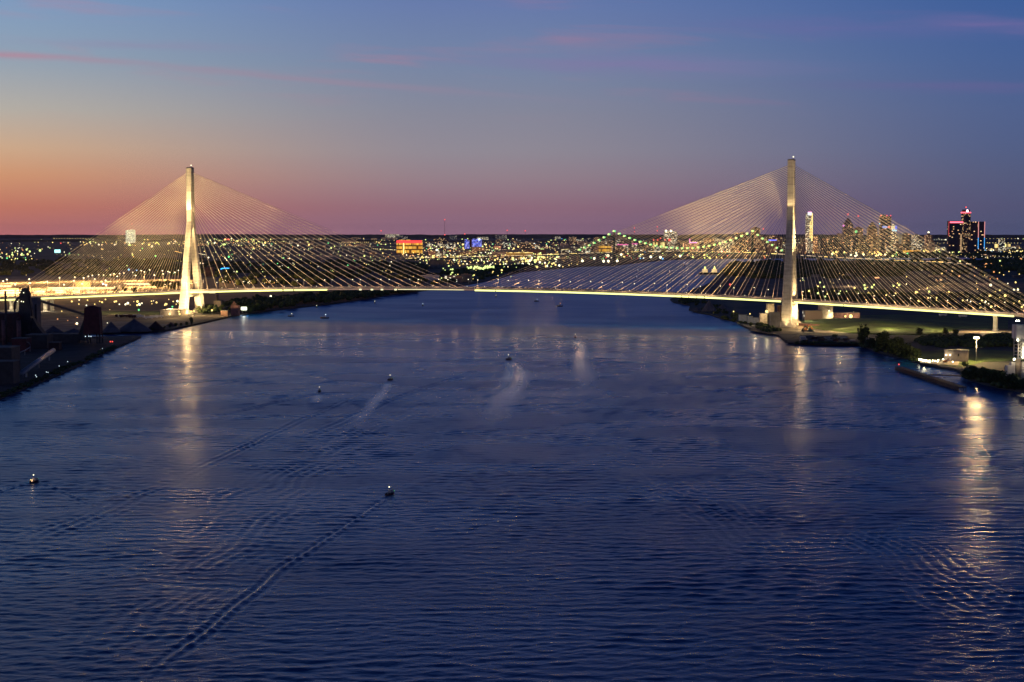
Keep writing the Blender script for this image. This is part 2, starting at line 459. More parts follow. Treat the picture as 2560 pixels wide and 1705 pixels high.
# ------------------------------------------------------------------ water
import numpy as np
def water():
    m = bpy.data.materials.new('river_water')
    m.use_nodes = True
    t = NT(m.node_tree)
    b = t.n['Principled BSDF']
    b.inputs['IOR'].default_value = 1.333
    b.inputs['Specular IOR Level'].default_value = 0.40
    ge = t.new('ShaderNodeNewGeometry')
    pos = ge.outputs['Position']
    sx = t.new('ShaderNodeSeparateXYZ')
    t.l.new(pos, sx.inputs[0])
    X, Y = sx.outputs[0], sx.outputs[1]
    big = t.noise(t.vm('MULTIPLY', pos, (0.45, 1.0, 1.0)), 0.012, 3, 0.55, 0.6)     # wind patches
    fine = t.noise(t.vm('MULTIPLY', pos, (0.55, 1.0, 1.0)), 0.5, 3.0, 0.6, 0.5)
    mid = t.noise(t.vm('MULTIPLY', pos, (0.5, 1.0, 1.0)), 0.13, 3.0, 0.55, 0.8)
    # the reach beyond the bridge line is ruffled by wind, this side is calmer
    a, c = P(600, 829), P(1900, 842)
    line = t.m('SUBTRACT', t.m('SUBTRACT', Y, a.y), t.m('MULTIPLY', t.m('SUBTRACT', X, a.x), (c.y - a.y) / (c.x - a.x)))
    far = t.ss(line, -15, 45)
    amp = t.m('MULTIPLY_ADD', t.ss(big, 0.35, 0.65), 0.5, 0.75)
    hgt = t.m('MULTIPLY', fine, WATER_FINE)
    hgt = t.m('ADD', hgt, t.m('MULTIPLY', mid, t.m('MULTIPLY_ADD', far, 0.5, 0.12)))
    at = t.new('ShaderNodeAttribute'); at.attribute_name = 'slick'
    slick = at.outputs['Fac']
    hgt = t.m('MULTIPLY', t.m('MULTIPLY', hgt, amp), t.m('SUBTRACT', 1.0, t.m('MULTIPLY', slick, 0.5)))
    bp = t.new('ShaderNodeBump')
    bp.inputs['Strength'].default_value = 1.0
    bp.inputs['Distance'].default_value = 1.0
    t.put(bp.inputs['Height'], hgt)
    t.l.new(bp.outputs[0], b.inputs['Normal'])
    rg = t.m('MULTIPLY_ADD', far, WATER_FAR, WATER_ROUGH)
    rg = t.m('ADD', rg, t.m('MULTIPLY', t.ss(big, 0.3, 0.7), 0.05))
    rg = t.m('SUBTRACT', rg, t.m('MULTIPLY', t.m('MULTIPLY', t.ss(Y, 1150, 1820), t.m('SUBTRACT', 1.0, far)), WATER_SHEEN))
    rg = t.m('SUBTRACT', rg, t.m('MULTIPLY', slick, 0.06))
    rg = t.m('MAXIMUM', rg, 0.08)
    t.put(b.inputs['Roughness'], rg)
    fo = t.new('ShaderNodeAttribute'); fo.attribute_name = 'foam'
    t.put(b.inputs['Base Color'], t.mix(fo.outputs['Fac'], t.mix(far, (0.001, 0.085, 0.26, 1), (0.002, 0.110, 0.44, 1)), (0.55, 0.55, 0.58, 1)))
    # --- the near reach is a fine mesh that carries real waves and wakes
    UL = 0.37
    ys = [372.0]
    while ys[-1] < 2050: ys.append(ys[-1] + max(0.75, ys[-1] * 0.00125))
    ys = np.array(ys)
    us = np.linspace(-UL, UL, 560)
    GX = ys[:, None] * us[None, :]
    GY = np.repeat(ys[:, None], len(us), 1)
    r = np.random.RandomState(4)
    def env(scale, seed):
        q = np.random.RandomState(seed)
        e = np.zeros_like(GX)
        for _ in range(9):
            th = q.uniform(0, 6.28); k = 2 * np.pi / (scale * q.uniform(.6, 1.7))
            e += np.sin(k * (np.cos(th) * GX * .6 + np.sin(th) * GY) + q.uniform(0, 6.28))
        return e / 3.0
    Z = np.zeros_like(GX)
    E1, E2, E3 = env(110, 1), env(60, 2), env(160, 3)
    W1, W2 = env(70, 5) * 2.4, env(45, 6) * 1.2
    for i in range(72):
        lam = np.exp(r.uniform(np.log(2.8), np.log(10.5)))
        th = np.pi / 2 + r.normal(0, 0.42)             # crests lie mostly across the view
        k = 2 * np.pi / lam
        e = (E1, E2, E3)[i % 3]
        Z += 0.0021 * lam ** 1.05 * WAVE_K * (1 + 0.45 * np.clip(e, -1.6, 1.6)) * np.sin(k * (np.cos(th) * (GX + W1) + np.sin(th) * (GY + W2)) + r.uniform(0, 6.28))
    calm = np.zeros_like(Z)
    def geo(pts):
        return [np.array(P(a_, b_)[:2]) for a_, b_ in pts]
    def along(pts):
        """distance along and across a polyline, for every vertex"""
        g = geo(pts)
        best = np.full(GX.shape, 1e9); S = np.zeros_like(GX); Q = np.zeros_like(GX); acc = 0
        tot = sum(np.linalg.norm(g[i + 1] - g[i]) for i in range(len(g) - 1))
        for i in range(len(g) - 1):
            d = g[i + 1] - g[i]; L = np.linalg.norm(d); d = d / L
            dx, dy = GX - g[i][0], GY - g[i][1]
            s_ = dx * d[0] + dy * d[1]
            q_ = -dx * d[1] + dy * d[0]
            sc_ = np.clip(s_, 0 if i else -1e9, L if i < len(g) - 2 else 1e9)
            dist = np.hypot(s_ - sc_, q_)
            mk = dist < best
            best[mk] = dist[mk]; S[mk] = (acc + sc_)[mk]; Q[mk] = q_[mk]
            acc += L
        return S, Q, tot
    def arm(pts, lam, w0, w1, amp_, fade=0.6, wob=1.0, pat=0.5):
        nonlocal Z
        S, Q, L = along(pts)
        f = np.clip(S / L, 0, 1)
        wd = w0 + (w1 - w0) * f
        Qw = Q + wob * (W1 * .5 + W2)
        g = np.exp(-(Qw / wd) ** 2) * np.clip((S + L * .01) / (L * .03), 0, 1) * np.clip((1.02 - S / L) / (1.02 - fade), 0, 1)
        g *= 1 - pat + pat * np.clip(.5 + .6 * E2, 0, 1.4)
        Z += 1.3 * amp_ * g * np.sin(2 * np.pi * Qw / lam + 0.6 * E1)
    def flat(pts, w0, w1, k):
        nonlocal calm
        S, Q, L = along(pts)
        f = np.clip(S / L, 0, 1)
        wd = w0 + (w1 - w0) * f
        g = np.exp(-(np.abs(Q + .5 * W2) / wd) ** 3) * np.clip(S / (L * .04), 0, 1) * np.clip((1 - f) * 2.2, 0, 1) * k
        calm = np.maximum(calm, g)
    arm([(966, 1246), (700, 1425), (520, 1570), (330, 1720)], 4.3, 2.0, 4.4, .23, .8, .2, 0)
    arm([(978, 1250), (1000, 1330)], 3.0, 1.4, 3, .13, .4, .1, 0)
    arm([(972, 1250), (955, 1330)], 2.6, 1.2, 2.6, .12, .4, .1, 0)
    arm([(958, 1248), (925, 1262)], 2.4, 1.2, 1.6, .14, .8, 0, 0)
    arm([(984, 1246), (1012, 1262)], 2.4, 1.2, 1.6, .12, .8, 0, 0)
    arm([(82, 1204), (30, 1220), (-70, 1252)], 3.4, 1.8, 4, .20, .8, .15, .1)
    arm([(94, 1204), (140, 1222), (250, 1275)], 3.4, 1.6, 4, .18, .7, .15, .1)
    arm([(790, 983), (740, 995), (500, 1050)], 5.0, 2.4, 7, .26, .6, .4, .2)
    arm([(806, 983), (860, 1000), (960, 1035)], 5.0, 2.4, 7, .24, .6, .4, .2)
    arm([(966, 953), (900, 985), (700, 1075), (480, 1180)], 5.2, 2.4, 7, .30, .8, .5, .25)
    arm([(480, 1180), (240, 1290), (-40, 1420)], 5.8, 7, 13, .12, .7, .8, .5)
    arm([(986, 953), (1010, 975), (1060, 1010)], 5, 2.6, 6, .16, .6, .3, .1)
    arm([(1262, 903), (1180, 930), (1000, 990), (760, 1095)], 6.0, 2.8, 8, .36, .85, .5, .2)
    arm([(1180, 960), (900, 1080), (640, 1240), (420, 1420)], 6.2, 9, 24, .14, .7, 1.0, .6)
    arm([(760, 1200), (560, 1380), (300, 1640), (180, 1760)], 5.4, 14, 24, .10, .7, 1.2, .6)
    arm([(1286, 904), (1330, 925), (1450, 975)], 6.0, 2.8, 9, .32, .6, .5, .2)
    arm([(1430, 845), (1380, 855), (1330, 868)], 7, 3.2, 7, .40, .7, .3, 0)
    arm([(1446, 845), (1490, 853), (1540, 868)], 7, 3.2, 7, .36, .7, .3, 0)
    arm([(1640, 1180), (1820, 1290), (2000, 1440)], 5.2, 18, 24, .13, .6, 1.3, .6)
    arm([(2130, 1320), (2350, 1450), (2600, 1600)], 4.8, 18, 26, .14, .6, 1.3, .6)
    arm([(1500, 985), (1700, 1040), (1900, 1120)], 5.8, 12, 20, .10, .6, 1.2, .6)
    flat([(1276, 905), (1304, 930), (1302, 955), (1272, 985), (1240, 1030), (1230, 1080)], 5, 12, 1)
    flat([(1272, 905), (1276, 935), (1268, 960), (1240, 990)], 3.5, 8, 1)
    flat([(1438, 849), (1455, 870), (1448, 900), (1465, 950), (1470, 1000)], 5, 11, 1)
    flat([(976, 956), (950, 990), (915, 1030), (860, 1075)], 2.6, 6, 1)
    flat([(796, 988), (786, 1010)], 2.5, 5, .8)
    foam = np.zeros_like(Z)
    N3 = np.clip(.5 + .75 * env(9, 31) + .5 * env(4.5, 32), .12, 1)
    def froth(pts, w0, w1, k):
        nonlocal foam
        S, Q, L = along(pts)
        f = np.clip(S / L, 0, 1)
        wd = w0 + (w1 - w0) * f
        foam = np.maximum(foam, k * N3 * np.exp(-(np.abs(Q) / wd) ** 2.5) * np.clip((S + 1) / 2, 0, 1) * (1 - f) ** 1.3)
    froth([(976, 1240), (966, 1262), (956, 1290), (945, 1340)], 1.3, 2.6, .9)
    froth([(978, 1240), (980, 1275), (984, 1320)], .9, 1.8, .5)
    froth([(973, 1238), (955, 1243), (930, 1254), (880, 1290)], 1.2, 1.8, .9)
    froth([(979, 1238), (996, 1243), (1014, 1256)], 1.2, 1.8, .8)
    froth([(88, 1206), (88, 1244)], .9, 1.8, .6)
    froth([(799, 981), (795, 1012)], 1.3, 2.6, .8)
    froth([(977, 952), (950, 990), (915, 1030), (860, 1080)], 1.5, 3.2, 1.0)
    froth([(975, 953), (940, 985), (900, 1025)], 1.2, 2.0, .6)
    froth([(966, 951), (952, 955)], 1.2, 2.0, .9)
    froth([(987, 951), (1001, 955)], 1.2, 2.0, .9)
    froth([(1276, 902), (1299, 915), (1306, 935), (1301, 958), (1275, 990), (1245, 1030)], 2.0, 3.6, 1.0)
    froth([(1271, 902), (1278, 925), (1276, 945), (1258, 970), (1236, 1000)], 1.8, 3.2, .9)
    froth([(1262, 900), (1248, 905)], 2, 3, .8)
    froth([(1284, 900), (1300, 905)], 2, 3, .8)
    froth([(1438, 846), (1456, 868), (1450, 900), (1466, 950)], 2.4, 4.5, .9)
    bl = P(600, 829); br = P(1900, 842)
    bord = np.clip((UL - np.abs(us)) / .02, 0, 1)[None, :] * np.clip((2000 - GY) / 120, 0, 1) * np.clip((GY - 372) / 12, 0, 1)
    Z *= (1 - calm) * bord
    nr, nc = Z.shape
    co = np.stack([GX, GY, Z], -1).reshape(-1, 3).astype(np.float32)
    idx = np.arange(nr * nc).reshape(nr, nc)
    fq = np.stack([idx[:-1, :-1], idx[:-1, 1:], idx[1:, 1:], idx[1:, :-1]], -1).reshape(-1, 4)
    y0, y1 = float(ys[0]), float(ys[-1])
    ex = np.array([(-UL * y0, y0, 0), (UL * y0, y0, 0), (UL * y1, y1, 0), (-UL * y1, y1, 0),
                   (-150000, -4000, 0), (150000, -4000, 0), (150000, 62000, 0), (-150000, 62000, 0)], np.float32)
    k0 = len(co)
    fe = np.array([(4, 5, 1, 0), (5, 6, 2, 1), (6, 7, 3, 2), (7, 4, 0, 3)]) + k0
    co = np.concatenate([co, ex]); fq = np.concatenate([fq, fe]).astype(np.int32)
    me = bpy.data.meshes.new('river_water')
    me.vertices.add(len(co)); me.vertices.foreach_set('co', co.ravel())
    me.loops.add(fq.size); me.loops.foreach_set('vertex_index', fq.ravel())
    me.polygons.add(len(fq)); me.polygons.foreach_set('loop_start', np.arange(0, fq.size, 4, dtype=np.int32))
    me.polygons.foreach_set('use_smooth', np.ones(len(fq), bool))
    me.update(calc_edges=True)
    at_ = me.attributes.new('slick', 'FLOAT', 'POINT')
    at_.data.foreach_set('value', np.concatenate([(calm * bord).ravel(), np.zeros(len(ex))]).astype(np.float32))
    at2 = me.attributes.new('foam', 'FLOAT', 'POINT')
    at2.data.foreach_set('value', np.concatenate([(foam * bord).ravel(), np.zeros(len(ex))]).astype(np.float32))
    me.materials.append(m)
    o = bpy.data.objects.new('river_water', me)
    COL.objects.link(o)
    tag(o, 'wide dark blue river with fine ripples and boat wakes', None, None, 'structure')
HAZE = 0.0000045
WATER_FINE, WATER_ROUGH, WATER_FAR, WAVE_K, WATER_SHEEN = 0.24, 0.25, 0.07, 0.72, 0.01
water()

# ------------------------------------------------------------------ land
def sheet(name, pts, z0, z1, m, label, kind='structure'):
    """a level sheet of ground with a skirt down to z0"""
    pts = [Vector((p[0], p[1], 0)) for p in pts]
    n = len(pts)
    tri = tessellate_polygon([pts])
    vs = [(p.x, p.y, z1) for p in pts] + [(p.x, p.y, z0) for p in pts]
    area = sum(pts[i].x * pts[(i + 1) % n].y - pts[(i + 1) % n].x * pts[i].y for i in range(n))
    fs = []
    for a, b, c in tri:
        nrm = (pts[b] - pts[a]).cross(pts[c] - pts[a]).z
        fs.append((a, b, c) if nrm > 0 else (a, c, b))
    for i in range(n):
        j = (i + 1) % n
        fs.append((i, i + n, j + n, j) if area > 0 else (j, j + n, i + n, i))
    o = MB().add(vs, fs).build(name, m)
    return tag(o, label, None, None, kind)

def px_poly(lst, z=0.0):
    return [P(a, b, z) if not isinstance(a, str) else None for a, b in lst]

landm = bpy.data.materials.new('dark_land')
landm.use_nodes = True
_t = NT(landm.node_tree)
_b = _t.n['Principled BSDF']
_b.inputs['Roughness'].default_value = 0.95
_g = _t.new('ShaderNodeNewGeometry')
_n = _t.noise(_g.outputs['Position'], 0.006, 5, 0.6)
_n2 = _t.noise(_g.outputs['Position'], 0.08, 4, 0.6)
_c = _t.mix(_t.ss(_n, 0.4, 0.62), (0.030, 0.036, 0.034, 1), (0.085, 0.078, 0.085, 1))
_t.put(_b.inputs['Base Color'], _t.mix(_t.m('MULTIPLY', _t.ss(_n2, 0.4, 0.6), 0.5), _c, (0.045, 0.046, 0.052, 1)))

left_px = [(-3500, 1700), (-600, 1230), (0, 999), (63, 972), (126, 947), (189, 920), (252, 887), (315, 861), (353, 844), (330, 843),
           (282, 845), (215, 846), (190, 845), (190, 835), (254, 833), (310, 832), (396, 831), (424, 827), (480, 815), (518, 807),
           (574, 794), (630, 785), (696, 776), (764, 768), (832, 761), (900, 751), (968, 740), (1035, 731), (1100, 722), (1160, 714),
           (1206, 706), (1252, 695), (1303, 681), (1354, 676), (1392, 673), (1456, 667), (1532, 665), (1600, 657), (1680, 650),
           (1750, 648), (1850, 647), (2000, 646), (2600, 643), (6000, 640)]
LEFT = [P(a, b) for a, b in left_px]
LEFT += [Vector((150000, 20000, 0)), Vector((150000, 62000, 0)), Vector((-150000, 62000, 0)), Vector((-150000, 2000, 0)), Vector((-4000, 300, 0))]
sheet('ground', LEFT, -1.5, 2.2, landm, 'dark land of the left and far bank running to the horizon')
right_px = [(1675, 750), (1683, 757), (1725, 765), (1722, 776), (1744, 783), (1775, 788), (1806, 799), (1837, 805), (1862, 820),
            (1900, 833), (1947, 842), (1962, 855), (1994, 861), (2056, 864), (2150, 863), (2168, 871), (2198, 883), (2237, 893),
            (2285, 901), (2297, 910), (2323, 914), (2350, 922), (2383, 926), (2399, 932), (2407, 943), (2422, 951), (2451, 960),
            (2500, 972), (2560, 983), (2900, 1040), (7000, 1500), (9000, 800), (6000, 650), (2600, 649), (2000, 653), (1900, 656),
            (1850, 662), (1800, 677), (1797, 689), (1775, 708), (1759, 716), (1700, 738)]
sheet('ground', [P(a, b) for a, b in right_px], -1.5, 2.2, landm, 'dark land of the right bank')

def patch(name, pxs, z, m, label, kind='structure'):
    return sheet(name, [P(a, b, 2.2) for a, b in pxs], z - 0.12, z, m, label, kind)
patch('plaza_ground', [(-400, 748), (-400, 700), (100, 690), (520, 700), (540, 716), (500, 730), (250, 745)], 2.30, M['yard'], 'paved plaza under the high mast lamps')
patch('works_ground', [(-200, 1060), (0, 988), (63, 961), (126, 936), (189, 909), (252, 878), (335, 848), (200, 849), (-200, 850)], 2.32, M['coal'], 'coal black ground of the steel works')
patch('yard', [(100, 830), (100, 800), (250, 790), (400, 788), (520, 790), (440, 812), (400, 820), (250, 832)], 2.32, M['yard'], 'gravel yard behind the ore piles')
patch('building_site', [(260, 800), (270, 786), (440, 790), (560, 786), (560, 793), (500, 802), (440, 812), (340, 806)], 2.38, M['dirt'], 'lit dirt round the foot of the left tower')
patch('lawn', [(200, 788), (200, 776), (430, 778), (430, 786), (330, 788)], 2.36, M['grassm'], 'green strip of grass behind the left tower')
patch('path', [(180, 778), (180, 775), (430, 776), (430, 778.5)], 2.44, M['dirt'], 'pale track beyond the grass strip')
patch('lawn', [(1985, 822), (1990, 800), (2080, 790), (2240, 786), (2400, 790), (2520, 800), (2520, 822)], 2.4, M['grassm'], 'grass field beside the right tower')
patch('road', [(2010, 832), (2010, 827), (2540, 828), (2540, 834)], 2.5, M['tan'], 'lit gravel road behind the field')
patch('yard', [(1870, 826), (1900, 815), (2060, 812), (2060, 824), (1990, 836), (1920, 834)], 2.46, M['dirt'], 'dirt round the foot of the right tower')
patch('yard', [(1965, 856), (1990, 838), (2300, 838), (2300, 856), (2150, 861), (2056, 861)], 2.42, M['coal'], 'dark scrap yard on the right quay')
patch('lawn', [(2290, 902), (2300, 880), (2420, 870), (2600, 885), (2600, 900), (2460, 905), (2400, 920)], 2.42, M['grassm'], 'mown grass behind the white pump house')
patch('yard', [(2300, 908), (2300, 898), (2400, 900), (2395, 914), (2350, 912)], 2.52, M['tan'], 'lit apron in front of the white pump house')

rh = random.Random(77)
for dist, hh, m_ in ((36000, 92, 0), (22000, 26, 0)):
    mb = MB(); n_ = 420; xs = [(-.55 + 1.1 * i / n_) * dist for i in range(n_ + 1)]
    hs = []; h_ = hh
    for i in range(n_ + 1):
        h_ += rh.uniform(-5, 5); h_ = min(max(h_, hh - 9), hh + 9); hs.append(h_)
    mb.loft([[(x, dist, 1), (x, dist, hs[i]), (x, dist + 600, hs[i] * .9), (x, dist + 900, 1)] for i, x in enumerate(xs)])
    tag(mb.build('hills', landm), 'far uneven line of woods and low land along the horizon', None, None, 'structure')
# grass embankment
def mound(cx, cy, lx, ly, h, m, name, label, n=28, k=12, cat=None, kind='structure', group=None):
    mb = MB()
    rings = []
    rnd = random.Random(int(cx * 7 + cy))
    for j in range(k):
        q = 1 - j / (k - 1)
        z = h * (1 - q ** 1.5) if kind == 'structure' else h * (1 - q)
        rings.append([(lx * q * math.cos(2 * math.pi * i / n) * (1 + rnd.uniform(-.03, .03)) + (0 if j else 0), ly * q * math.sin(2 * math.pi * i / n) * (1 + rnd.uniform(-.03, .03)), z) for i in range(n)])
    rings[-1] = [(p[0] + 0.4 * math.cos(i), p[1] + 0.4 * math.sin(i), p[2]) for i, p in enumerate(rings[-1])]
    mb.loft(rings, 0, True)
    o = mb.build(name, m, None, (cx, cy, 2.2))
    return tag(o, label, cat, group, kind if kind == 'structure' else None)
p_ = P(2180, 815, 2.2)
mound(p_.x, p_.y, 95, 190, 7.5, M['grassm'], 'grass_bank', 'long low grass embankment beside the right tower')

# ------------------------------------------------------------------ the cable stayed bridge
TL = P(480, 787.6)
TR = P(1974, 819.0)
U = (TR - TL); SPAN = U.length; U.normalize()
V = Vector((-U.y, U.x, 0))          # away from the camera
if V.y < 0: V = -V
def B(s, v, z): return TL + U * s + V * v + Vector((0, 0, z))
HALF = SPAN / 2
def dz(s):
    """level of the deck edge along the bridge"""
    t_ = (s - HALF) / HALF
    z = 43.5 - 9.3 * t_ * t_
    if abs(t_) > 1:
        z = 34.2 - (abs(t_) - 1) * HALF * 0.048
    return z
def s_of(px, v=-14.0):
    lo, hi = -700.0, SPAN + 700.0
    for _ in range(50):
        mid = (lo + hi) / 2
        q = B(mid, v, dz(mid))
        if proj(*q)[0] < px: lo = mid
        else: hi = mid
    return (lo + hi) / 2
bridge = thing('cable_stayed_bridge', 'huge floodlit cable stayed bridge with two concrete towers crossing the whole river', 'bridge', TL)
def BL(s, v, z): return B(s, v, z) - TL

S0, S1 = -520.0, SPAN + 520.0
ns = 110
deck = MB()
prof = [(-14, 0.0), (-14, 3.0), (-13.4, 3.9), (-13.0, 3.9), (-12.9, 3.05), (0, 3.3), (12.9, 3.05), (13.0, 3.9), (13.4, 3.9), (14, 3.0), (14, 0.0), (9, -1.3), (-9, -1.3)]
rings = []
for i in range(ns + 1):
    s = S0 + (S1 - S0) * i / ns
    rings.append([BL(s, v, dz(s) + z) for v, z in prof])
deck.loft([list(reversed(r)) for r in rings])
deck_o = deck.build('deck', M['deck'], bridge)
road = MB()
for i in range(ns):
    sa, sb = S0 + (S1 - S0) * i / ns, S0 + (S1 - S0) * (i + 1) / ns
    road.add([BL(sa, -12.3, dz(sa) + 3.35), BL(sb, -12.3, dz(sb) + 3.35), BL(sb, 12.3, dz(sb) + 3.35), BL(sa, 12.3, dz(sa) + 3.35)], [(0, 1, 2, 3)])
road.build('road_surface', M['asphalt'], deck_o)
def strip(pa, pb, m, z0=-1.25, z1=0.8, side=-1, out=0.35):
    sa, sb = (s_of(pa), s_of(pb)) if side < 0 else (pa, pb)
    n = max(1, int((sb - sa) / 15))
    mb = MB()
    rr = []
    for i in range(n + 1):
        s = sa + (sb - sa) * i / n
        v = side * 14.0
        rr.append([BL(s, v + side * 0.02, dz(s) + z0), BL(s, v + side * out, dz(s) + z0), BL(s, v + side * out, dz(s) + z1), BL(s, v + side * 0.02, dz(s) + z1)])
    mb.loft(rr)
    return mb.build('light_strip', m, deck_o)
for a, b in ((-60, 38), (97, 452), (474, 706), (709.5, 733), (736, 818)):
    strip(a, b, M['strip'])
for a in (901, 930, 955, 989):
    strip(a - 3, a + 3, M['strip2'])
strip(819, 898, M['edge_glow'], -0.1, 0.5)  # glow painted where the edge is only lit, no strip lamp here
for a, b in ((905, 926), (934, 951), (959, 985), (1161, 1186)):
    strip(a, b, M['edge_glow'], -0.1, 0.5)
strip(995, 1160, M['strip2'], -0.3, 0.5)
for a, b in ((1187, 1238), (1240, 1703), (1705, 1721), (1723, 1740), (1742, 1760), (1762, 1952), (1985, 2108), (2110, 2535)):
    strip(a, b, M['strip'])
for a, b in ((-300, -20), (20, HALF * 0.8), (HALF * 1.2, SPAN - 20), (SPAN + 20, SPAN + 320)):
    strip(a, b, M['strip2'], side=1)

LEG_V = 22.5
ZJ = 139.0
def make_tower(s0, H_top):
    tw = bpy.data.objects.new('tower', None)
    COL.objects.link(tw)
    tw.parent = bridge
    tw.location = BL(s0, 0, 0)
    def L(a, v, z): return U * a + V * v + Vector((0, 0, z))
    def rect(a, b, vc, z, off=0.0):
        # chamfered rectangle, a along the bridge, b across it
        c = 0.7
        q = [(-a / 2 + c, -b / 2), (a / 2 - c, -b / 2), (a / 2, -b / 2 + c), (a / 2, b / 2 - c), (a / 2 - c, b / 2), (-a / 2 + c, b / 2), (-a / 2, b / 2 - c), (-a / 2, -b / 2 + c)]
        return [L(x, vc + y, z) for x, y in q]
    for sg in (-1, 1):
        leg = MB()
        rr = []
        for k in range(15):
            f = k / 14
            z = 9.5 + (ZJ - 9.5) * f
            rr.append(rect(13.0 - 4.3 * f ** 0.8, 8.6 - 2.9 * f, sg * (LEG_V * (1 - f) + 2.9 * f), z))
        leg.loft(rr)
        leg.build('leg', M['concrete'], tw)
        ft = MB()
        ft.loft([rect(24, 19, sg * (LEG_V + 0.5), 0.4), rect(24, 19, sg * (LEG_V + 0.5), 3.4), rect(15.0, 10.6, sg * LEG_V, 8.2), rect(14.4, 10, sg * LEG_V, 9.52)])
        ft.build('footing', M['concrete'], tw)
    hd = MB()
    hd.loft([rect(8.72, 11.5, 0, ZJ - 0.02), rect(8.6, 10.2, 0, ZJ + 20), rect(8.4, 9.2, 0, H_top)])
    hd.loft([rect(7.2, 8.0, 0, H_top + 0.02), rect(7.2, 8.0, 0, H_top + 1.2)])
    # recessed slot with anchor boxes on the river face of the head
    slot = MB()
    for k in range(16):
        z = ZJ + 8 + k * 4.0
        for sg in (-1, 1):
            c0 = L(0, 0, 0)
            slot.add([L(sg * 4.3, -1.5, z), L(sg * 4.75, -1.3, z), L(sg * 4.75, 1.3, z), L(sg * 4.3, 1.5, z), L(sg * 4.3, -1.5, z + 1.6), L(sg * 4.75, -1.3, z + 1.3), L(sg * 4.75, 1.3, z + 1.3), L(sg * 4.3, 1.5, z + 1.6)],
                     [(3, 2, 1, 0), (4, 5, 6, 7), (0, 1, 5, 4), (1, 2, 6, 5), (2, 3, 7, 6), (3, 0, 4, 7)])
        hd.add(slot.v, slot.f)
    hd.build('pylon_head', M['concrete'], tw)
    cap = MB()
    cap.loft([rect(8.9, 9.7, 0, H_top - 0.6), rect(8.9, 9.7, 0, H_top + 0.35)])
    cap.build('roof_cap', M['steel'], tw)
    bc = MB()
    q = L(2.5, -1, 0)
    bc.cyl(q.x, q.y, H_top + 0.3, H_top + 3.4, 0.3, n=6)
    bc.build('beacon_pole', M['steel'], tw)
    q2 = MB().ball(q.x, q.y, H_top + 4.0, 0.9)
    q2.build('beacon', GL['white'], tw)
    cb = MB()
    z = dz(s0) - 1.6
    cb.loft([[L(-4, -17.6, z - 5), L(4, -17.6, z - 5), L(4, -17.6, z), L(-4, -17.6, z)], [L(-4, 17.6, z - 5), L(4, 17.6, z - 5), L(4, 17.6, z), L(-4, 17.6, z)]])
    cb.build('crossbeam', M['concrete'], tw)
    return tw
TOPL = HT(477, 420, TL.y)
TOPR = HT(1974, 400, TR.y)
print('tops', TOPL, TOPR, [proj(*B(x, -14, dz(x))) for x in (-300, 0, HALF, SPAN, SPAN + 280)])
make_tower(0.0, TOPL)
make_tower(SPAN, TOPR)

# side piers
def pier(s, cols=2, wd=4.5):
    mb = MB()
    z = dz(s) - 1.32
    ang = math.atan2(U.y, U.x)
    for v in (-8.5, 8.5)[:cols]:
        q = BL(s, v, 0)
        mb.box(q.x, q.y, 2.0, z - 2.4, wd, 3.6, ang)
        mb.box(q.x, q.y, 1.9, 3.4, wd + 2, 5.4, ang)
    q = BL(s, 0, 0)
    mb.box(q.x, q.y, z - 2.4, z, wd + 0.6, 25, ang)
    mb.build('pier', M['concrete'], bridge)
for px in (113, 28):
    pier(s_of(px, -8.5))
pier(s_of(2488, -8.5))
pier(s_of(2488, -8.5) + 130); pier(s_of(28, -8.5) - 110)

# stay cables
rest = MB()
cnt = 0
NC = 27
for ti, s0 in enumerate((0.0, SPAN)):
    for sgn in (-1, 1):
        main = (ti == 0) == (sgn > 0)
        for pl in (-1, 1):
            for i in range(NC):
                d = 20 + i * (HALF - 32) / (NC - 1) if main else 19 + i * 12.0
                s = s0 + sgn * d
                ztop = (TOPL if ti == 0 else TOPR) - 7.5
                zt = 147 + (ztop - 147) * (i / (NC - 1)) ** 0.92
                top = BL(s0 + sgn * 4.4, pl * 2.0, zt)
                bot = BL(s, pl * 13.6, dz(s) + 3.6)
                mb = MB() if (pl < 0 and i < 25) else rest
                dd = top - bot
                k = 7.0 / dd.length
                mb.tube([bot, bot + dd * k, bot + dd * (k + 0.002), top], [0.36, 0.36, 0.195, 0.195], 6, 0)
                if mb is not rest:
                    mb.build('stay_cable', M['cable'], bridge)
                    cnt += 1
o = rest.build('stay_cables', M['cable'], bridge)
tag(o, kind='stuff')

# street lamps along the deck: each stands on the bridge as a thing of its own
def lamp_mesh(h, arm, r, gl, post_r=0.16, name='deck_lamp'):
    mb = MB()
    mb.cyl(0, 0, 0, h, post_r, post_r * 0.7, 6)
    if arm: mb.beam((0, 0, h - 0.1), (arm, 0, h + 0.3), 0.2, 0.2)
    return mb
def lamp_thing(name, label, cat, group, h, arm, r, glm, post=0.16, loc=(0, 0, 0), rz=0):
    t_ = thing(name, label, cat, loc, rz, group)
    lamp_mesh(h, arm, r, glm, post).build('post', M['galv'], t_)
    hb = MB()
    hb.ball(arm, 0, h + 0.2, r, 0, 0.8)
    hb.build('lamp_head', glm, t_)
    return t_
proto_deck = lamp_thing('street_lamp', 'x', 'street lamp', 'street lamps along the bridge deck', 10.5, -1.6, 0.75, GL['white'], 0.2)
ang = math.atan2(U.y, U.x)
first = True
k = 0
s = -300.0
ZONES = [(-1e9, 0, 'on the bridge deck left of the left tower'), (0, HALF, 'on the bridge deck right of the left tower'), (HALF, SPAN, 'on the bridge deck left of the right tower'), (SPAN, 1e9, 'on the bridge deck right of the right tower')]
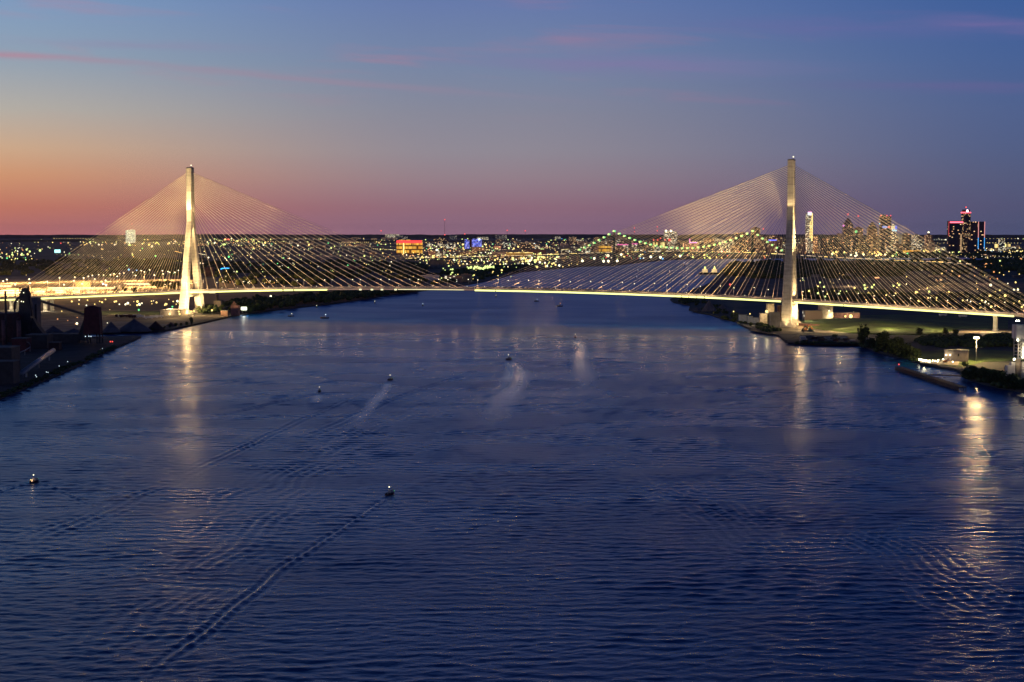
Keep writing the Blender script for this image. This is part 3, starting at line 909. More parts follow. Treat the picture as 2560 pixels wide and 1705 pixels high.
while s < SPAN + 330:
    for v in (-12.2, 12.2):
        if min(abs(s), abs(s - SPAN)) < 12: continue
        o = proto_deck if first else copy_tree(proto_deck)
        first = False
        o.location = B(s + (22 if v > 0 else 0), v, dz(s) + 3.3)
        o.rotation_euler = (0, 0, ang + (math.pi / 2 if v > 0 else -math.pi / 2))
        side = 'near edge' if v < 0 else 'far edge'
        zz = [z_[2] for z_ in ZONES if z_[0] <= s < z_[1]][0]
        o['label'] = 'street lamp at the %s of the deck %s' % (side, zz.replace('on the bridge deck ', ''))
        o['group'] = 'street lamps %s, %s' % (zz, side)
    s += 45.0
# small rail lights fixed to the deck edge
for i in range(60):
    s = -330 + i * 26.0
    if s > SPAN + 330: break
    q = BL(s, -13.2, dz(s) + 4.9)
    mb = MB().cyl(q.x, q.y, q.z - 1.1, q.z, 0.12, n=5)
    mb.ball(q.x, q.y, q.z + 0.2, 0.42, 1)
    mb.build('rail_light', [M['galv'], GL['white']], deck_o)
# added point lights outboard of the deck: roadway, fascia, cable feet, water glow
s = -285.0
while s < SPAN + 300:
    lamp('POINT', B(s, -16.5, dz(s) + 11), 4600, (1, 0.56, 0.28), 1.8)
    s += 30

# tower floodlights
def flood(s0, a, v, z, ta, tv, tz, power, cone, blend=0.7, col=(1, 0.68, 0.29)):
    lamp('SPOT', B(s0 + a, v, z), power * (2.3 if s0 == 0.0 or v < -60 else 1.3), col, 0.5, B(s0 + ta, tv, tz), cone, blend)
for ti, s0 in enumerate((0.0, SPAN)):
    bz = dz(s0) + 4
    left = ti == 0
    # river face of the near leg, from the ground
    flood(s0, 2, -LEG_V - 12, 3, 0, -LEG_V + 3, 26, 26000 * (130 if left else 1.2), 66)
    # inner and side faces, from the ground and from deck level
    flood(s0, 9, LEG_V - 12, 3, 1, LEG_V - 2, 30, 900000, 52)
    flood(s0, 15, -LEG_V + 2, 4, 5, -LEG_V + 2, 34, 330000 if left else 90000, 70)
    flood(s0, 9, 6, bz, 2, 11, 84, 160000 if left else 60000, 60)
    flood(s0, 3, 11, bz, 2, 15, 62, 100000 if left else 40000, 70)
    # head, side faces and cable fans, from deck level both ways
    for sg in (-1, 1):
        flood(s0, sg * 34, -6, bz, sg * 4, -1, 178, 6000000 if sg > 0 else 2500000, 34, 0.8)
        flood(s0, sg * 7.5, 0, 150, sg * 4.4, 0, 185, (9000 if sg > 0 else 4000) * (1 if left else .5), 80, 0.8)
    # cable fans: unseen spots added low on the camera side, no masts there
    for sg in (-1, 1):
        flood(s0, sg * (34 if left else 50), -75, 6, sg * (66 if left else 84), -4, 160, 2300000, 62, 1.0)
        flood(s0, sg * 60, -85, 6, sg * 190, -10, 70, 420000, 80, 1.0)
    # added point lights by the tower, some in mid air, to lengthen its reflection
    for a_, v_, z_, pw_ in (((-12, -40, 12, 90000), (14, -34, 18, 90000), (9, -30, bz + 6, 60000), (8, -20, 112, 26000), (10, -14, 160, 9000)) if left else
                            ((13, 4, 16, 26000), (14, -4, 26, 24000), (22, -34, 10, 24000))):
        lamp('POINT', B(s0 + a_, v_, z_), pw_, (1, 0.62, 0.25), 2.5)
    # river face of the head
    flood(s0, 0, -13, 148, 0, -4.6, 192, 26000 if not left else 120000, 70, 0.5)
    if left:
        flood(s0, -3, -26, bz, 0, -8, 110, 1500000, 50, 0.9)
        flood(s0, 5, -24, bz, 3, -4, 180, 700000, 30, 0.9)

# ------------------------------------------------------------------ far suspension bridge
A1 = P(1535, 583 + 76 * F / 6250, 46); A1.z = 0
A2 = P(1881, 583 + 76 * F / 6080, 46); A2.z = 0
amb = thing('suspension_bridge', 'distant suspension bridge with green lights along its cables and two dark towers', 'bridge', A1)
dA = (A2 - A1); LA = dA.length; dA.normalize(); nA = Vector((-dA.y, dA.x, 0))
for T in (A1, A2):
    mb = MB()
    for sg in (-1, 1):
        q = T - A1 + nA * sg * 9
        mb.loft([[(q.x + a * w_, q.y + b * w_, z) for a, b in ((-1, -1), (1, -1), (1, 1), (-1, 1))] for z, w_ in ((0, 3.6), (8, 3.0), (127, 1.8))])
    for z in (40, 75, 100, 122):
        mb.beam(T - A1 + nA * -9 + Vector((0, 0, z)), T - A1 + nA * 9 + Vector((0, 0, z)), 3, 3)
    mb.beam(T - A1 + nA * -9 + Vector((0, 0, 60)), T - A1 + nA * 9 + Vector((0, 0, 96)), 1.5, 1.5)
    mb.beam(T - A1 + nA * 9 + Vector((0, 0, 60)), T - A1 + nA * -9 + Vector((0, 0, 96)), 1.5, 1.5)
    mb.build('tower', M['green_steel'], amb)
path = [P(1020, 647, 10), P(1170, 643, 20), P(1300, 640, 30), P(1400, 636.5, 38)] + [A1 + Vector((0, 0, 46)), (A1 + A2) / 2 + Vector((0, 0, 51)), A2 + Vector((0, 0, 46))] + [P(1960, 637, 42), P(2090, 645, 34), P(2235, 652, 26), P(2345, 656, 18), P(2460, 664, 8)]
deckA = MB()
rr = []
for i, q in enumerate(path):
    d = (path[min(i + 1, len(path) - 1)] - path[max(i - 1, 0)]); d.z = 0; d.normalize()
    n_ = Vector((-d.y, d.x, 0)) * 9
    q = q - A1
    rr.append([q + n_, q - n_, q - n_ - Vector((0, 0, 3.5)), q + n_ - Vector((0, 0, 3.5))])
deckA.loft(rr)
dk = deckA.build('deck', M['green_steel'], amb)
pr = MB()
for i in range(1, len(path) - 1):
    for j in range(3):
        q = path[i].lerp(path[i + 1], j / 3) - A1 if i < len(path) - 1 else path[i] - A1
        if 4 <= i <= 5: continue
        pr.box(q.x, q.y, 0, q.z - 3.4, 4, 12)
pr.build('pier', M['tan'], amb)
tr = MB()
rnd = random.Random(3)
for i in range(len(path) - 1):
    a, b = path[i] - A1, path[i + 1] - A1
    n = max(2, int((b - a).length / 32))
    for j in range(n):
        if rnd.random() < 0.2: continue
        p0, p1 = a.lerp(b, (j + 0.05) / n), a.lerp(b, (j + rnd.uniform(0.45, 0.9)) / n)
        tr.beam(p0 + Vector((0, 0, 2.2)), p1 + Vector((0, 0, 2.2)), 1.5, rnd.uniform(1.2, 2.4), rnd.choice((0, 0, 0, 1)))
o = tag(tr.build('roadway_lights', [GL['warmline'], GL['yellow']], dk), kind='stuff')
cabs = []
def susp(a, za, b, zb, sag, n=24):
    out = []
    for i in range(n + 1):
        f = i / n
        q = a.lerp(b, f)
        z = za + (zb - za) * f - sag * 4 * f * (1 - f)
        out.append(Vector((q.x, q.y, z)) - A1)
    return out
La, Ra = P(1425, 634, 40), P(1965, 632, 44)
for sg in (-1, 1):
    off = nA * sg * 9
    for (a, za, b, zb, sag, n) in ((La, 38, A1, 128, 6, 9), (A1, 128, A2, 128, 66, 26), (A2, 128, Ra, 42, 5, 7)):
        pts = [q + off for q in susp(a, za, b, zb, sag)]
        cm = MB().tube(pts, 0.45, 4)
        ca = cm.build('main_cable', M['green_steel'], amb)
        lt = susp(a, za, b, zb, sag, n)
        for q in lt[1:-1] if sag == 66 else lt:
            if q.z < 50: continue
            l_ = MB().ball(q.x + off.x, q.y + off.y, q.z + 2, 4.0)
            l_.build('cable_light', GL['green'] if sg > 0 else GL['lime'], ca)
hg = MB()
for i in range(1, 40):
    f = i / 40
    q = A1.lerp(A2, f) - A1
    zc = 128 - 66 * 4 * f * (1 - f)
    zd = 46 + 5 * 4 * f * (1 - f)
    for sg in (-1, 1):
        p = q + nA * sg * 9
        hg.beam((p.x, p.y, min(zd, zc)), (p.x, p.y, max(zd + 1, zc)), 0.4, 0.4)
tag(hg.build('hanger', M['green_steel'], amb), kind='stuff')


# ------------------------------------------------------------------ buildings
def where(px):
    for lim, t_ in ((430, 'left of the left tower'), (960, 'left of the orange hotel'), (1230, 'near the blue building'),
                    (1560, 'beyond the river bend'), (1950, 'behind the suspension bridge'), (2230, 'right of the right tower'), (2370, 'left of the red topped towers'), (9e9, 'at the far right')):
        if px < lim: return t_
def building(name, cat, px, py, wpx, top, fac, label, group=None, depth=0.6, roof=True, yaw=0.0, z0=2.2, extra=None):
    """a building standing at ground pixel px, py; top is the pixel row of its roof"""
    q = P(px, py, z0)
    wd = wpx * q.y / F
    h = max(3.0, HT(px, top, q.y) - z0)
    dp = wd * depth if depth < 5 else depth
    t_ = thing(name, label, cat, (q.x, q.y + dp / 2, z0), yaw, group)
    mb = MB()
    mb.box(0, 0, 0, h, wd, dp)
    rnd = random.Random(int(px * 31 + py * 17))
    if roof is True and h > 12:
        mb.box(wd * rnd.uniform(-.2, .2), 0, h - 0.2, h + max(2.0, h * 0.05), wd * rnd.uniform(.3, .5), dp * 0.5)
    mb.build('wall', fac, t_)
    rf = MB().box(0, 0, h + 0.01, h + 0.8, wd + 0.6, dp + 0.6)
    rf.build('roof', M['roof'], t_)
    if extra: extra(t_, wd, dp, h, q)
    return t_, wd, dp, h, q

# landmarks of the skyline -------------------------------------------------
def beacon(t_, x, y, z, r, m='red', pole=0.0, name='beacon'):
    if pole:
        MB().cyl(x, y, z - pole, z, 0.9, 0.5, 5).build('mast', M['steel'], t_)
    MB().ball(x, y, z, r).build(name, GL[m], t_)
def lit_panel(t_, x0, x1, z0, z1, y, m, name='sign'):
    MB().box((x0 + x1) / 2, y, z0, z1, abs(x1 - x0), 0.5).build(name, m, t_)
def line(t_, x, y, z0, z1, wd, m, name='light_line'):
    MB().box(x, y, z0, z1, wd, wd).build(name, m, t_)

# office group with a tall round tower and red lit tops
q = P(2413, 633, 2.2); k = q.y / F
rc = thing('office_complex', 'dark tower group with a tall round middle tower and red glowing tops', 'office tower', (q.x, q.y, 2.2))
zt = lambda py: HT(2413, py, q.y) - 2.2
def X_(px): return (px - 2413) * k
cyl = MB().cyl(0, 0, 0, zt(531), 11.5 * k, n=22, sm=False)
cyl.build('round_tower', FAC['core'], rc)
MB().cyl(0, 0, zt(533), zt(530), 12.3 * k, n=22).build('red_ring', glow('red_crown', (1.0, 0.10, 0.14), 2.6), rc)
MB().cyl(0, 0, zt(530), zt(524), 9.5 * k, n=20).build('crown', M['steel'], rc)
beacon(rc, 0, 0, zt(518), 1.7 * k, 'red', 12)
lg = MB(); lg.loft([[( -3.2 * k, -12.6 * k, zt(530)), (3.2 * k, -12.6 * k, zt(530)), (3.2 * k, -12.0 * k, zt(530)), (-3.2 * k, -12.0 * k, zt(530))], [(-1.6 * k, -12.6 * k, zt(524)), (1.6 * k, -12.6 * k, zt(524)), (1.6 * k, -12.0 * k, zt(524)), (-1.6 * k, -12.0 * k, zt(524))]])
lg.build('sign', glow('sign_white_pink', (1.0, 0.62, 0.68), 3.2), rc)
for (a, b, top, yy, nm) in ((2367, 2402, 552.5, -30, 'left_block'), (2426, 2444, 554, 0, 'right_block'), (2443, 2459, 554, -18, 'right_block')):
    x0, x1 = X_(a), X_(b)
    mb = MB(); c_ = 2.2 * k
    ring = lambda z: [(x0 + c_, yy, z), (x1 - c_, yy, z), (x1, yy + c_, z), (x1, yy + 34, z), (x1 - c_, yy + 40, z), (x0 + c_, yy + 40, z), (x0, yy + 34, z), (x0, yy + c_, z)]
    mb.loft([ring(0), ring(zt(top))])
    mb.build(nm, FAC['glass'], rc)
lit_panel(rc, X_(2370), X_(2403), zt(557.5), zt(554), -31, glow('red_band', (1.0, 0.12, 0.18), 3.0), 'red_band')
line(rc, X_(2367.3), -31, zt(590), zt(554), 2.2, glow('red_edge', (0.9, 0.06, 0.08), 0.7))
for xx in (2442.5, 2458):
    line(rc, X_(xx), -20, zt(594), zt(554), 3.0, glow('edge_pink', (1.0, 0.38, 0.36), 1.0))
    line(rc, X_(xx), -20, zt(622), zt(594), 3.0, glow('edge_blue', (0.06, 0.42, 1.0), 1.3))
MB().box(X_(2420), -60, 0, zt(600), 20 * k, 30).build('wall', FAC['glass'], rc)
MB().box(X_(2398), -34, 0, zt(585), 3 * k, 6).build('light_line', GL['dim'], rc)

def ex_casino(t_, wd, dp, h, q):
    lit_panel(t_, -wd / 2, wd / 2, h * 0.80, h * 1.0, -dp / 2 - 1.0, glow('red_lit_band', (1.0, 0.04, 0.04), 1.5), 'red_band')
    line(t_, -wd * 0.22, -dp / 2 - 1.2, 0, h * 0.8, 6, GL['yellow'])
building('hotel_building', 'hotel', 1023, 635, 63, 601, FAC['orange'], 'wide orange floodlit hotel with a glowing red band along its top', extra=ex_casino)
def ex_blue(t_, wd, dp, h, q):
    lit_panel(t_, -wd * 0.22, -wd * 0.08, 0, h, -dp / 2 - 1, M['rustred'], 'brick_bay')
    beacon(t_, wd * 0.36, -dp / 2, h * 0.98, 9, 'cool', name='lamp')
building('station_building', 'station', 1183, 622, 42, 598, FAC['blue'], 'big building glowing blue and violet floor by floor', extra=ex_blue)
def ex_whitetower(t_, wd, dp, h, q):
    beacon(t_, wd * 0.18, 0, h + HT(326, 556, q.y) - HT(326, 572, q.y), 5, 'red', HT(326, 556, q.y) - HT(326, 574, q.y))
    MB().box(wd * 0.18, 0, h, h + 10, wd * 0.45, dp * 0.8).build('wall', FAC['white'], t_)
building('office_tower', 'office tower', 325, 607, 22, 576, FAC['white'], 'pale green white lit tower with a red tipped mast left of the left tower', extra=ex_whitetower)
def ex_spire(t_, wd, dp, h, q):
    kk = q.y / F
    lit_panel(t_, -wd * .3, wd * .30, h - 5.2 * kk, h + 2.2 * kk, -dp / 2 - 2, glow('crown_white', (0.9, 0.92, 1.0), 1.6), 'crown')
    lit_panel(t_, -wd * .3, wd * .30, h + 2.2 * kk, h + 4.2 * kk, -dp / 2 - 2, GL['pink'], 'crown')
    line(t_, wd * 0.36, -dp / 2 - 2, h * 0.30, h, 2.4 * kk, GL['yellow'])
    line(t_, wd * 0.10, -dp / 2 - 2, h * 0.36, h * 0.8, 1.6 * kk, GL['yellow'])
building('office_tower', 'office tower', 2023, 632, 17, 533, FAC['busy'], 'tall tower with a white and pink glowing crown right of the right tower', extra=ex_spire)
building('office_building', 'office building', 2031, 632, 26, 590, FAC['brown'], 'broad brown block at the foot of the tower with the white and pink crown')
def ex_point(t_, wd, dp, h, q):
    kk = q.y / F
    mb = MB().loft([[(-wd / 2, -dp / 2, h), (wd / 2, -dp / 2, h), (wd / 2, dp / 2, h), (-wd / 2, dp / 2, h)], [(-wd * .3, -dp * .3, h + 9 * kk), (wd * .3, -dp * .3, h + 9 * kk), (wd * .3, dp * .3, h + 9 * kk), (-wd * .3, dp * .3, h + 9 * kk)], [(-wd * .06, -dp * .06, h + 17 * kk), (wd * .06, -dp * .06, h + 17 * kk), (wd * .06, dp * .06, h + 17 * kk), (-wd * .06, dp * .06, h + 17 * kk)]])
    mb.build('spire', FAC['dark'], t_)
def ex_p1(t_, wd, dp, h, q):
    ex_point(t_, wd, dp, h, q)
    kk = q.y / F
    beacon(t_, 0, 0, h + 26 * kk, 2.6 * kk, 'red', 10 * kk)
    beacon(t_, -wd * 0.5, -dp / 2, h - 2 * kk, 2.4 * kk, 'pink')
building('office_tower', 'office tower', 2120, 632, 24, 562, FAC['dark'], 'dark pointed tower with a red beacon on its spire and a pink light', extra=ex_p1, roof=False)
def ex_p2(t_, wd, dp, h, q):
    kk = q.y / F
    beacon(t_, 0, 0, h + 30 * kk, 2.4 * kk, 'red', 30 * kk)
    beacon(t_, -wd * 0.3, -dp / 2 - 3, h - 9 * kk, 3.6 * kk, 'green', name='sign')
building('office_tower', 'office tower', 2146, 632, 22, 570, FAC['brown'], 'brown tower with a round green sign and a tall red tipped mast', extra=ex_p2)
building('office_tower', 'office tower', 2181, 632, 24, 572, FAC['brown'], 'brown tower with a stepped pointed top left of the red cornered tower', extra=ex_point, roof=False)
def ex_p3(t_, wd, dp, h, q):
    kk = q.y / F
    for x in (-wd * .45, wd * .1, wd * .45): beacon(t_, x, -dp / 2, h + 2 * kk, 1.6 * kk, 'red')
    lit_panel(t_, -wd * .3, wd * .15, h - 29 * kk, h - 24 * kk, -dp / 2 - 2, glow('sign_blue', (0.15, 0.3, 1.0), 1.3))
    lit_panel(t_, wd * .2, wd * .42, h - 28 * kk, h - 25 * kk, -dp / 2 - 2, GL['red'])
    beacon(t_, -wd * .55, -dp / 2, h - 18 * kk, 1.8 * kk, 'blue')
building('office_tower', 'office tower', 2213, 633, 27, 541, FAC['dark'], 'tall flat topped tower with red corner lights and a blue sign', extra=ex_p3)
def ex_p4(t_, wd, dp, h, q):
    kk = q.y / F
    lit_panel(t_, -wd * .5, wd * .15, h - 9 * kk, h - 1 * kk, -dp / 2 - 2, glow('sign_pale', (1.0, 0.95, 0.6), 0.8))
    lit_panel(t_, wd * .18, wd * .5, h - 8 * kk, h, -dp / 2 - 2, glow('sign_blue2', (0.08, 0.16, 1.0), 1.2))
    lit_panel(t_, -wd * .3, wd * .45, h - 14 * kk, h - 10 * kk, -dp / 2 - 2, glow('sign_sky', (0.35, 0.65, 1.0), 1.5))
building('office_tower', 'office tower', 2234, 633, 15, 564, FAC['busy'], 'slim lit tower with pale yellow and blue signs at its top', extra=ex_p4)
building('office_tower', 'office tower', 2249, 630, 9, 585, M['white'], 'plain pale narrow tower beside the slim tower with signs')
building('office_building', 'office building', 2266, 630, 16, 584, FAC['brown'], 'pinkish mid height block right of the plain pale tower')
def ex_dome(t_, wd, dp, h, q):
    kk = q.y / F
    MB().cyl(0, 0, h, h + 6 * kk, wd * .3, wd * .1, 8).build('dome', M['brick'], t_)
    beacon(t_, 0, 0, h + 7 * kk, 2.6 * kk, 'white', name='lantern')
building('office_tower', 'office tower', 2322, 625, 17, 588, FAC['brown'], 'reddish tower with a lit lantern on top left of the red topped towers', extra=ex_dome)
building('casino_building', 'casino', 2509, 627, 34, 610, FAC['yellow'], 'long building with bright yellow vertical light strips at the far right')
building('office_tower', 'office tower', 2504, 629, 15, 597, FAC['busy'], 'small lit tower standing behind the yellow striped building', depth=0.3)
building('casino_building', 'casino', 2550, 629, 50, 622, FAC['yellow'], 'low bright yellow building right of the yellow striped building')
building('parking_garage', 'parking garage', 2282, 634, 40, 626, FAC['orange'], 'low long orange lit garage behind the right cables')
def ex_two(t_, wd, dp, h, q):
    kk = q.y / F
    for x in (-wd * .38, 0.0): beacon(t_, x, -dp / 2, h + 1.5 * kk, 3.2 * kk, 'green' if 0 else 'white', name='sign')
    beacon(t_, wd * -.1, -dp / 2 - 3, h - 21 * kk, 3 * kk, 'red')
building('apartment_building', 'apartment building', 1677, 625, 32, 579, FAC['busy'], 'tall lit block with two bright white lights on its roof edge', extra=ex_two)
def ex_cols(t_, wd, dp, h, q):
    kk = q.y / F
    for x in (-.5, -.2, 0, .35): beacon(t_, wd * x, -dp / 2, h + (3 if x else 7) * kk, 1.8 * kk, 'red')
building('hotel_building', 'hotel', 1651, 629, 34, 603, FAC['yellow'], 'block with glowing yellow columns and red lights on its roof', extra=ex_cols)
def ex_pinkL(t_, wd, dp, h, q):
    kk = q.y / F
    line(t_, -wd * .1, -dp / 2, h, h + 11 * kk, 1.8 * kk, GL['pink'])
    lit_panel(t_, -wd * .1, wd * .4, h, h + 2.4 * kk, -dp / 2, GL['pink'])
building('theatre_building', 'theatre', 1728, 628, 36, 608, FAC['brown'], 'brown block with a pink neon L shaped light on its roof', extra=ex_pinkL)
def ex_pinkbar(t_, wd, dp, h, q):
    lit_panel(t_, -wd * .5, wd * .5, h, h + 2.6 * q.y / F, -dp / 2, glow('pink_bar', (1.0, 0.12, 0.45), 1.3))
building('hall_building', 'hall', 1557, 630, 28, 613, FAC['busy'], 'low hall with a glowing pink bar along its roof', extra=ex_pinkbar)
building('hall_building', 'hall', 1587, 630, 14, 611, FAC['busy'], 'narrow hall with a short pink roof bar behind the suspension bridge tower', extra=ex_pinkbar)
building('hotel_building', 'hotel', 1513, 632, 30, 615, FAC['orange'] , 'warm lit square hotel left of the suspension bridge tower')
building('apartment_building', 'apartment building', 1925, 629, 60, 590, FAC['brown'], 'wide brown apartment block behind the right end of the suspension bridge')
building('apartment_building', 'apartment building', 1889, 627, 22, 570, FAC['brown'], 'tall stepped block with a red light behind the suspension bridge tower', extra=lambda t_, wd, dp, h, q: beacon(t_, wd * .9, 0, h - 2 * q.y / F, 2 * q.y / F, 'red'))
building('apartment_building', 'apartment building', 1852, 627, 30, 582, FAC['dark'], 'dark wide block left of the tall stepped block')
def ex_bluebar(t_, wd, dp, h, q):
    lit_panel(t_, -wd * .5, wd * .5, h, h + 3 * q.y / F, -dp / 2, glow('blue_bar', (0.12, 0.16, 1.0), 1.8))
building('hall_building', 'hall', 1931, 632, 20, 602, FAC['brown'], 'block with a glowing blue bar on its roof left of the right tower', extra=ex_bluebar)
building('hall_building', 'hall', 1299, 643, 66, 631, FAC['yellow'], 'long low hall with a bright yellow glass front')
building('warehouse', 'warehouse', 1342, 636, 46, 624, M['pinkbrick'], 'pinkish orange long warehouse behind the bright glass hall')
building('silo_building', 'silo', 1093, 672, 38, 651, M['roof'], 'big blue grey windowless block above the middle of the bridge deck')
building('warehouse', 'warehouse', 1133, 706, 45, 690, FAC['near'], 'low warehouse with wall lamps just above the deck at mid river')
building('warehouse', 'warehouse', 1166, 705, 26, 686, FAC['near'], 'square tan block with wall lamps beside the river, above the deck')
building('warehouse', 'warehouse', 1075, 700, 44, 688, M['white'], 'pale tank shed left of the low warehouse above the deck')
building('warehouse', 'warehouse', 868, 676, 66, 666, M['pinkbrick'], 'long low pink lit warehouse behind the cables of the left tower', depth=0.4)
def ex_arc(t_, wd, dp, h, q):
    pts = [(wd * .5 * math.cos(math.pi * i / 10), -dp / 2 - 1, h + wd * .11 * math.sin(math.pi * i / 10)) for i in range(11)]
    MB().tube(pts, 1.6, 5).build('arched_light', glow('arc_blue', (0.03, 0.4, 1.0), 2.2), t_)
building('stadium_building', 'stadium', 565, 677, 28, 673.5, M['roof'], 'low building with a bright blue arched light behind the left cables', extra=ex_arc)
t0, *_r = building('billboard', 'billboard', 141, 632, 9.5, 624, glow('screen_cyan', (0.45, 1.0, 0.95), 1.8), 'small cyan glowing billboard far left below the horizon', depth=2.0, roof=False)

# masts
def mast(px, py, top, label, extra=()):
    q = P(px, py, 2.2)
    h = HT(px, top, q.y) - 2.2
    t_ = thing('radio_mast', label, 'radio mast', (q.x, q.y, 2.2))
    rr = 0.32 * q.y / F * 1.3
    MB().cyl(0, 0, 0, h, rr * 1.3, rr * 0.6, 4).build('mast', M['steel'], t_)
    for e in (top,) + tuple(extra):
        MB().ball(0, 0, HT(px, e, q.y) - 2.2, 1.5 * q.y / F).build('beacon', GL['red'], t_)
mast(1112, 612, 549, 'tall thin radio mast with red lights above the orange and blue buildings', (587,))
mast(1162, 605, 585, 'short mast with a red light left of the blue building')
mast(953, 603, 577, 'mast with a small light on the horizon left of the orange hotel')
mast(1268, 604, 576, 'mast with red light on the horizon right of the blue building')
mast(1313, 604, 577, 'small red tipped mast beyond the river bend')
mast(1586, 606, 570, 'mast with two red lights above the suspension bridge', (579,))
mast(1643, 606, 567, 'mast with two red lights left of the tall lit block', (577,))

# the many ordinary buildings
rnd = random.Random(21)
kinds = [('apartment_building', 'apartment building'), ('office_building', 'office building'), ('warehouse', 'warehouse')]
tone = {'wash': 'softly glowing tan', 'brown': 'brown', 'grey': 'grey', 'dark': 'dark', 'busy': 'brightly lit', 'shed': 'plain grey'}
def spread(n, x0, x1, y0, y1, hmin, hmax, wmin, wmax, facs, lim=None):
    for _ in range(n):
        px, py = rnd.uniform(x0, x1), rnd.uniform(y0, y1)
        if 960 < px < 1070 and 600 < py < 645: continue
        if 1150 < px < 1215 and 600 < py < 630: continue
        if 2360 < px < 2465: continue
        wp = rnd.uniform(wmin, wmax)
        hp = rnd.uniform(hmin, hmax)
        fk = rnd.choice(facs)
        low = hp < 7
        nm, ct = kinds[2] if low and wp > 14 else rnd.choice(kinds[:2])
        size = 'low' if low else ('tall' if hp > 20 else 'mid height')
        wide = 'wide' if wp > 20 else 'narrow'
        lab = '%s %s %s %s with lit windows, %s' % (wide, size, tone[fk], ct, where(px))
        building(nm, ct, px, py, wp, py - hp, FAC[fk], lab, 'city ' + lab.split(' with')[0] + 's ' + where(px), rnd.uniform(.4, .9), z0=2.2)
spread(22, 480, 980, 592, 640, 3, 7, 8, 26, ['brown', 'grey', 'dark', 'shed'])
spread(12, 0, 450, 592, 640, 2.5, 6, 8, 24, ['grey', 'dark', 'shed'])
spread(34, 1000, 1500, 598, 632, 5, 14, 10, 34, ['brown', 'grey', 'dark', 'busy'])
spread(18, 1000, 1400, 634, 668, 5, 9, 14, 40, ['brown', 'shed', 'grey'])
spread(26, 1430, 1800, 604, 634, 6, 17, 10, 28, ['brown', 'busy', 'dark', 'grey'])
spread(14, 1760, 1960, 622, 633, 12, 34, 12, 26, ['brown', 'busy', 'dark'])
spread(30, 1985, 2300, 622, 634, 14, 44, 10, 24, ['brown', 'busy', 'dark', 'dark'])
spread(10, 2060, 2240, 626, 634, 30, 52, 14, 26, ['dark', 'brown'])
spread(14, 2290, 2560, 622, 630, 4, 12, 8, 26, ['brown', 'busy'])
spread(14, 1980, 2560, 660, 755, 4, 8, 14, 34, ['shed', 'dark'])
spread(8, 560, 1000, 640, 690, 3, 6, 12, 30, ['shed', 'dark'])
spread(40, 980, 1560, 596, 640, 4, 12, 12, 40, ['brown', 'grey', 'wash', 'busy', 'wash'])
spread(26, 1560, 1960, 610, 634, 6, 20, 10, 28, ['brown', 'wash', 'dark', 'busy'])
spread(24, 1985, 2330, 618, 634, 10, 36, 10, 24, ['wash', 'brown', 'dark', 'busy'])
spread(18, 480, 980, 594, 622, 3, 6, 14, 40, ['wash', 'grey', 'brown'])
spread(12, 2330, 2560, 640, 700, 4, 9, 14, 40, ['brown', 'shed'])

# ------------------------------------------------------------------ city lights
rl = random.Random(5)
dots = []          # px, py (lamp row), size, colour
def sc(n, x0, x1, y0, y1, r=(1.0, 1.9), cols='yyyyllllwwog', tri=False):
    for _ in range(n):
        y_ = rl.uniform(y0, y1)
        dots.append((rl.uniform(x0, x1), y_, rl.uniform(*r) * (0.9 if rl.random() < .75 else 1.35), rl.choice(cols)))
def cluster(n, cx, cy_, sx, sy, r=(1.2, 2.2), cols='yyllw'):
    for _ in range(n):
        dots.append((rl.gauss(cx, sx), min(max(rl.gauss(cy_, sy), 589), 760), rl.uniform(*r), rl.choice(cols)))
sc(60, 0, 480, 590, 640, (0.8, 1.6))
sc(40, 0, 80, 620, 650, (1.2, 2.0))
sc(70, 200, 480, 599, 613, (1.0, 2.0), 'yywwlllo')
sc(24, 200, 480, 588, 591, (1.0, 1.6))
sc(30, 200, 480, 614, 690, (0.8, 1.4))
sc(150, 500, 980, 588, 625, (0.9, 1.8))
sc(110, 500, 980, 625, 680, (0.9, 1.7), 'yyylllwwgo')
sc(50, 520, 700, 590, 612, (1.2, 2.0))
sc(40, 560, 700, 690, 710, (0.7, 1.2), 'yoowd')
sc(80, 1000, 1460, 589, 612, (1.0, 1.9), 'yyllwwogb')
sc(170, 1000, 1400, 612, 640, (0.9, 1.8))
sc(190, 1050, 1400, 636, 662, (1.1, 2.0), 'yyyllwwo')
sc(26, 1000, 1300, 664, 700, (1.2, 2.2), 'yl')
sc(30, 1200, 1500, 658, 672, (1.3, 2.2), 'yylw')
cluster(34, 1330, 650, 34, 6, (1.8, 3.0), 'yylw')
cluster(14, 1190, 669, 18, 2, (2.2, 3.0), 'l')
cluster(12, 1225, 670, 8, 2, (2.2, 3.0), 'l')
cluster(10, 1125, 672, 6, 6, (1.8, 2.6), 'l')
sc(120, 1440, 1960, 622, 648, (1.0, 1.9), 'yyyllwwobrg')
sc(60, 1440, 1960, 600, 622, (0.9, 1.6), 'yyoowp')
for x_, y_ in ((1456, 652), (1509, 653), (1521, 653), (1543, 652), (1553, 636), (1520, 639), (1627, 642), (1700, 640), (1651, 643), (1486, 646)):
    dots.append((x_, y_, 3.4, 'w'))
sc(150, 1985, 2320, 600, 636, (0.8, 1.6), 'yyyoowwd')
sc(60, 2080, 2300, 628, 640, (1.2, 2.2), 'yyylwg')
sc(70, 2250, 2400, 618, 633, (1.2, 2.3), 'yyywl')
sc(60, 2430, 2560, 620, 632, (1.0, 2.0), 'yyywb')
sc(30, 2340, 2560, 590, 600, (0.9, 1.8), 'ywl')
sc(36, 2360, 2560, 645, 700, (1.0, 2.2), 'yyoo')
sc(36, 1960, 2360, 652, 720, (0.8, 1.6), 'yyow')
sc(16, 2000, 2300, 700, 745, (1.4, 2.6), 'yyl')
sc(30, 2250, 2560, 700, 770, (1.4, 2.8), 'yyyw')
sc(34, 170, 460, 748, 764, (1.4, 2.6), 'yyyw')
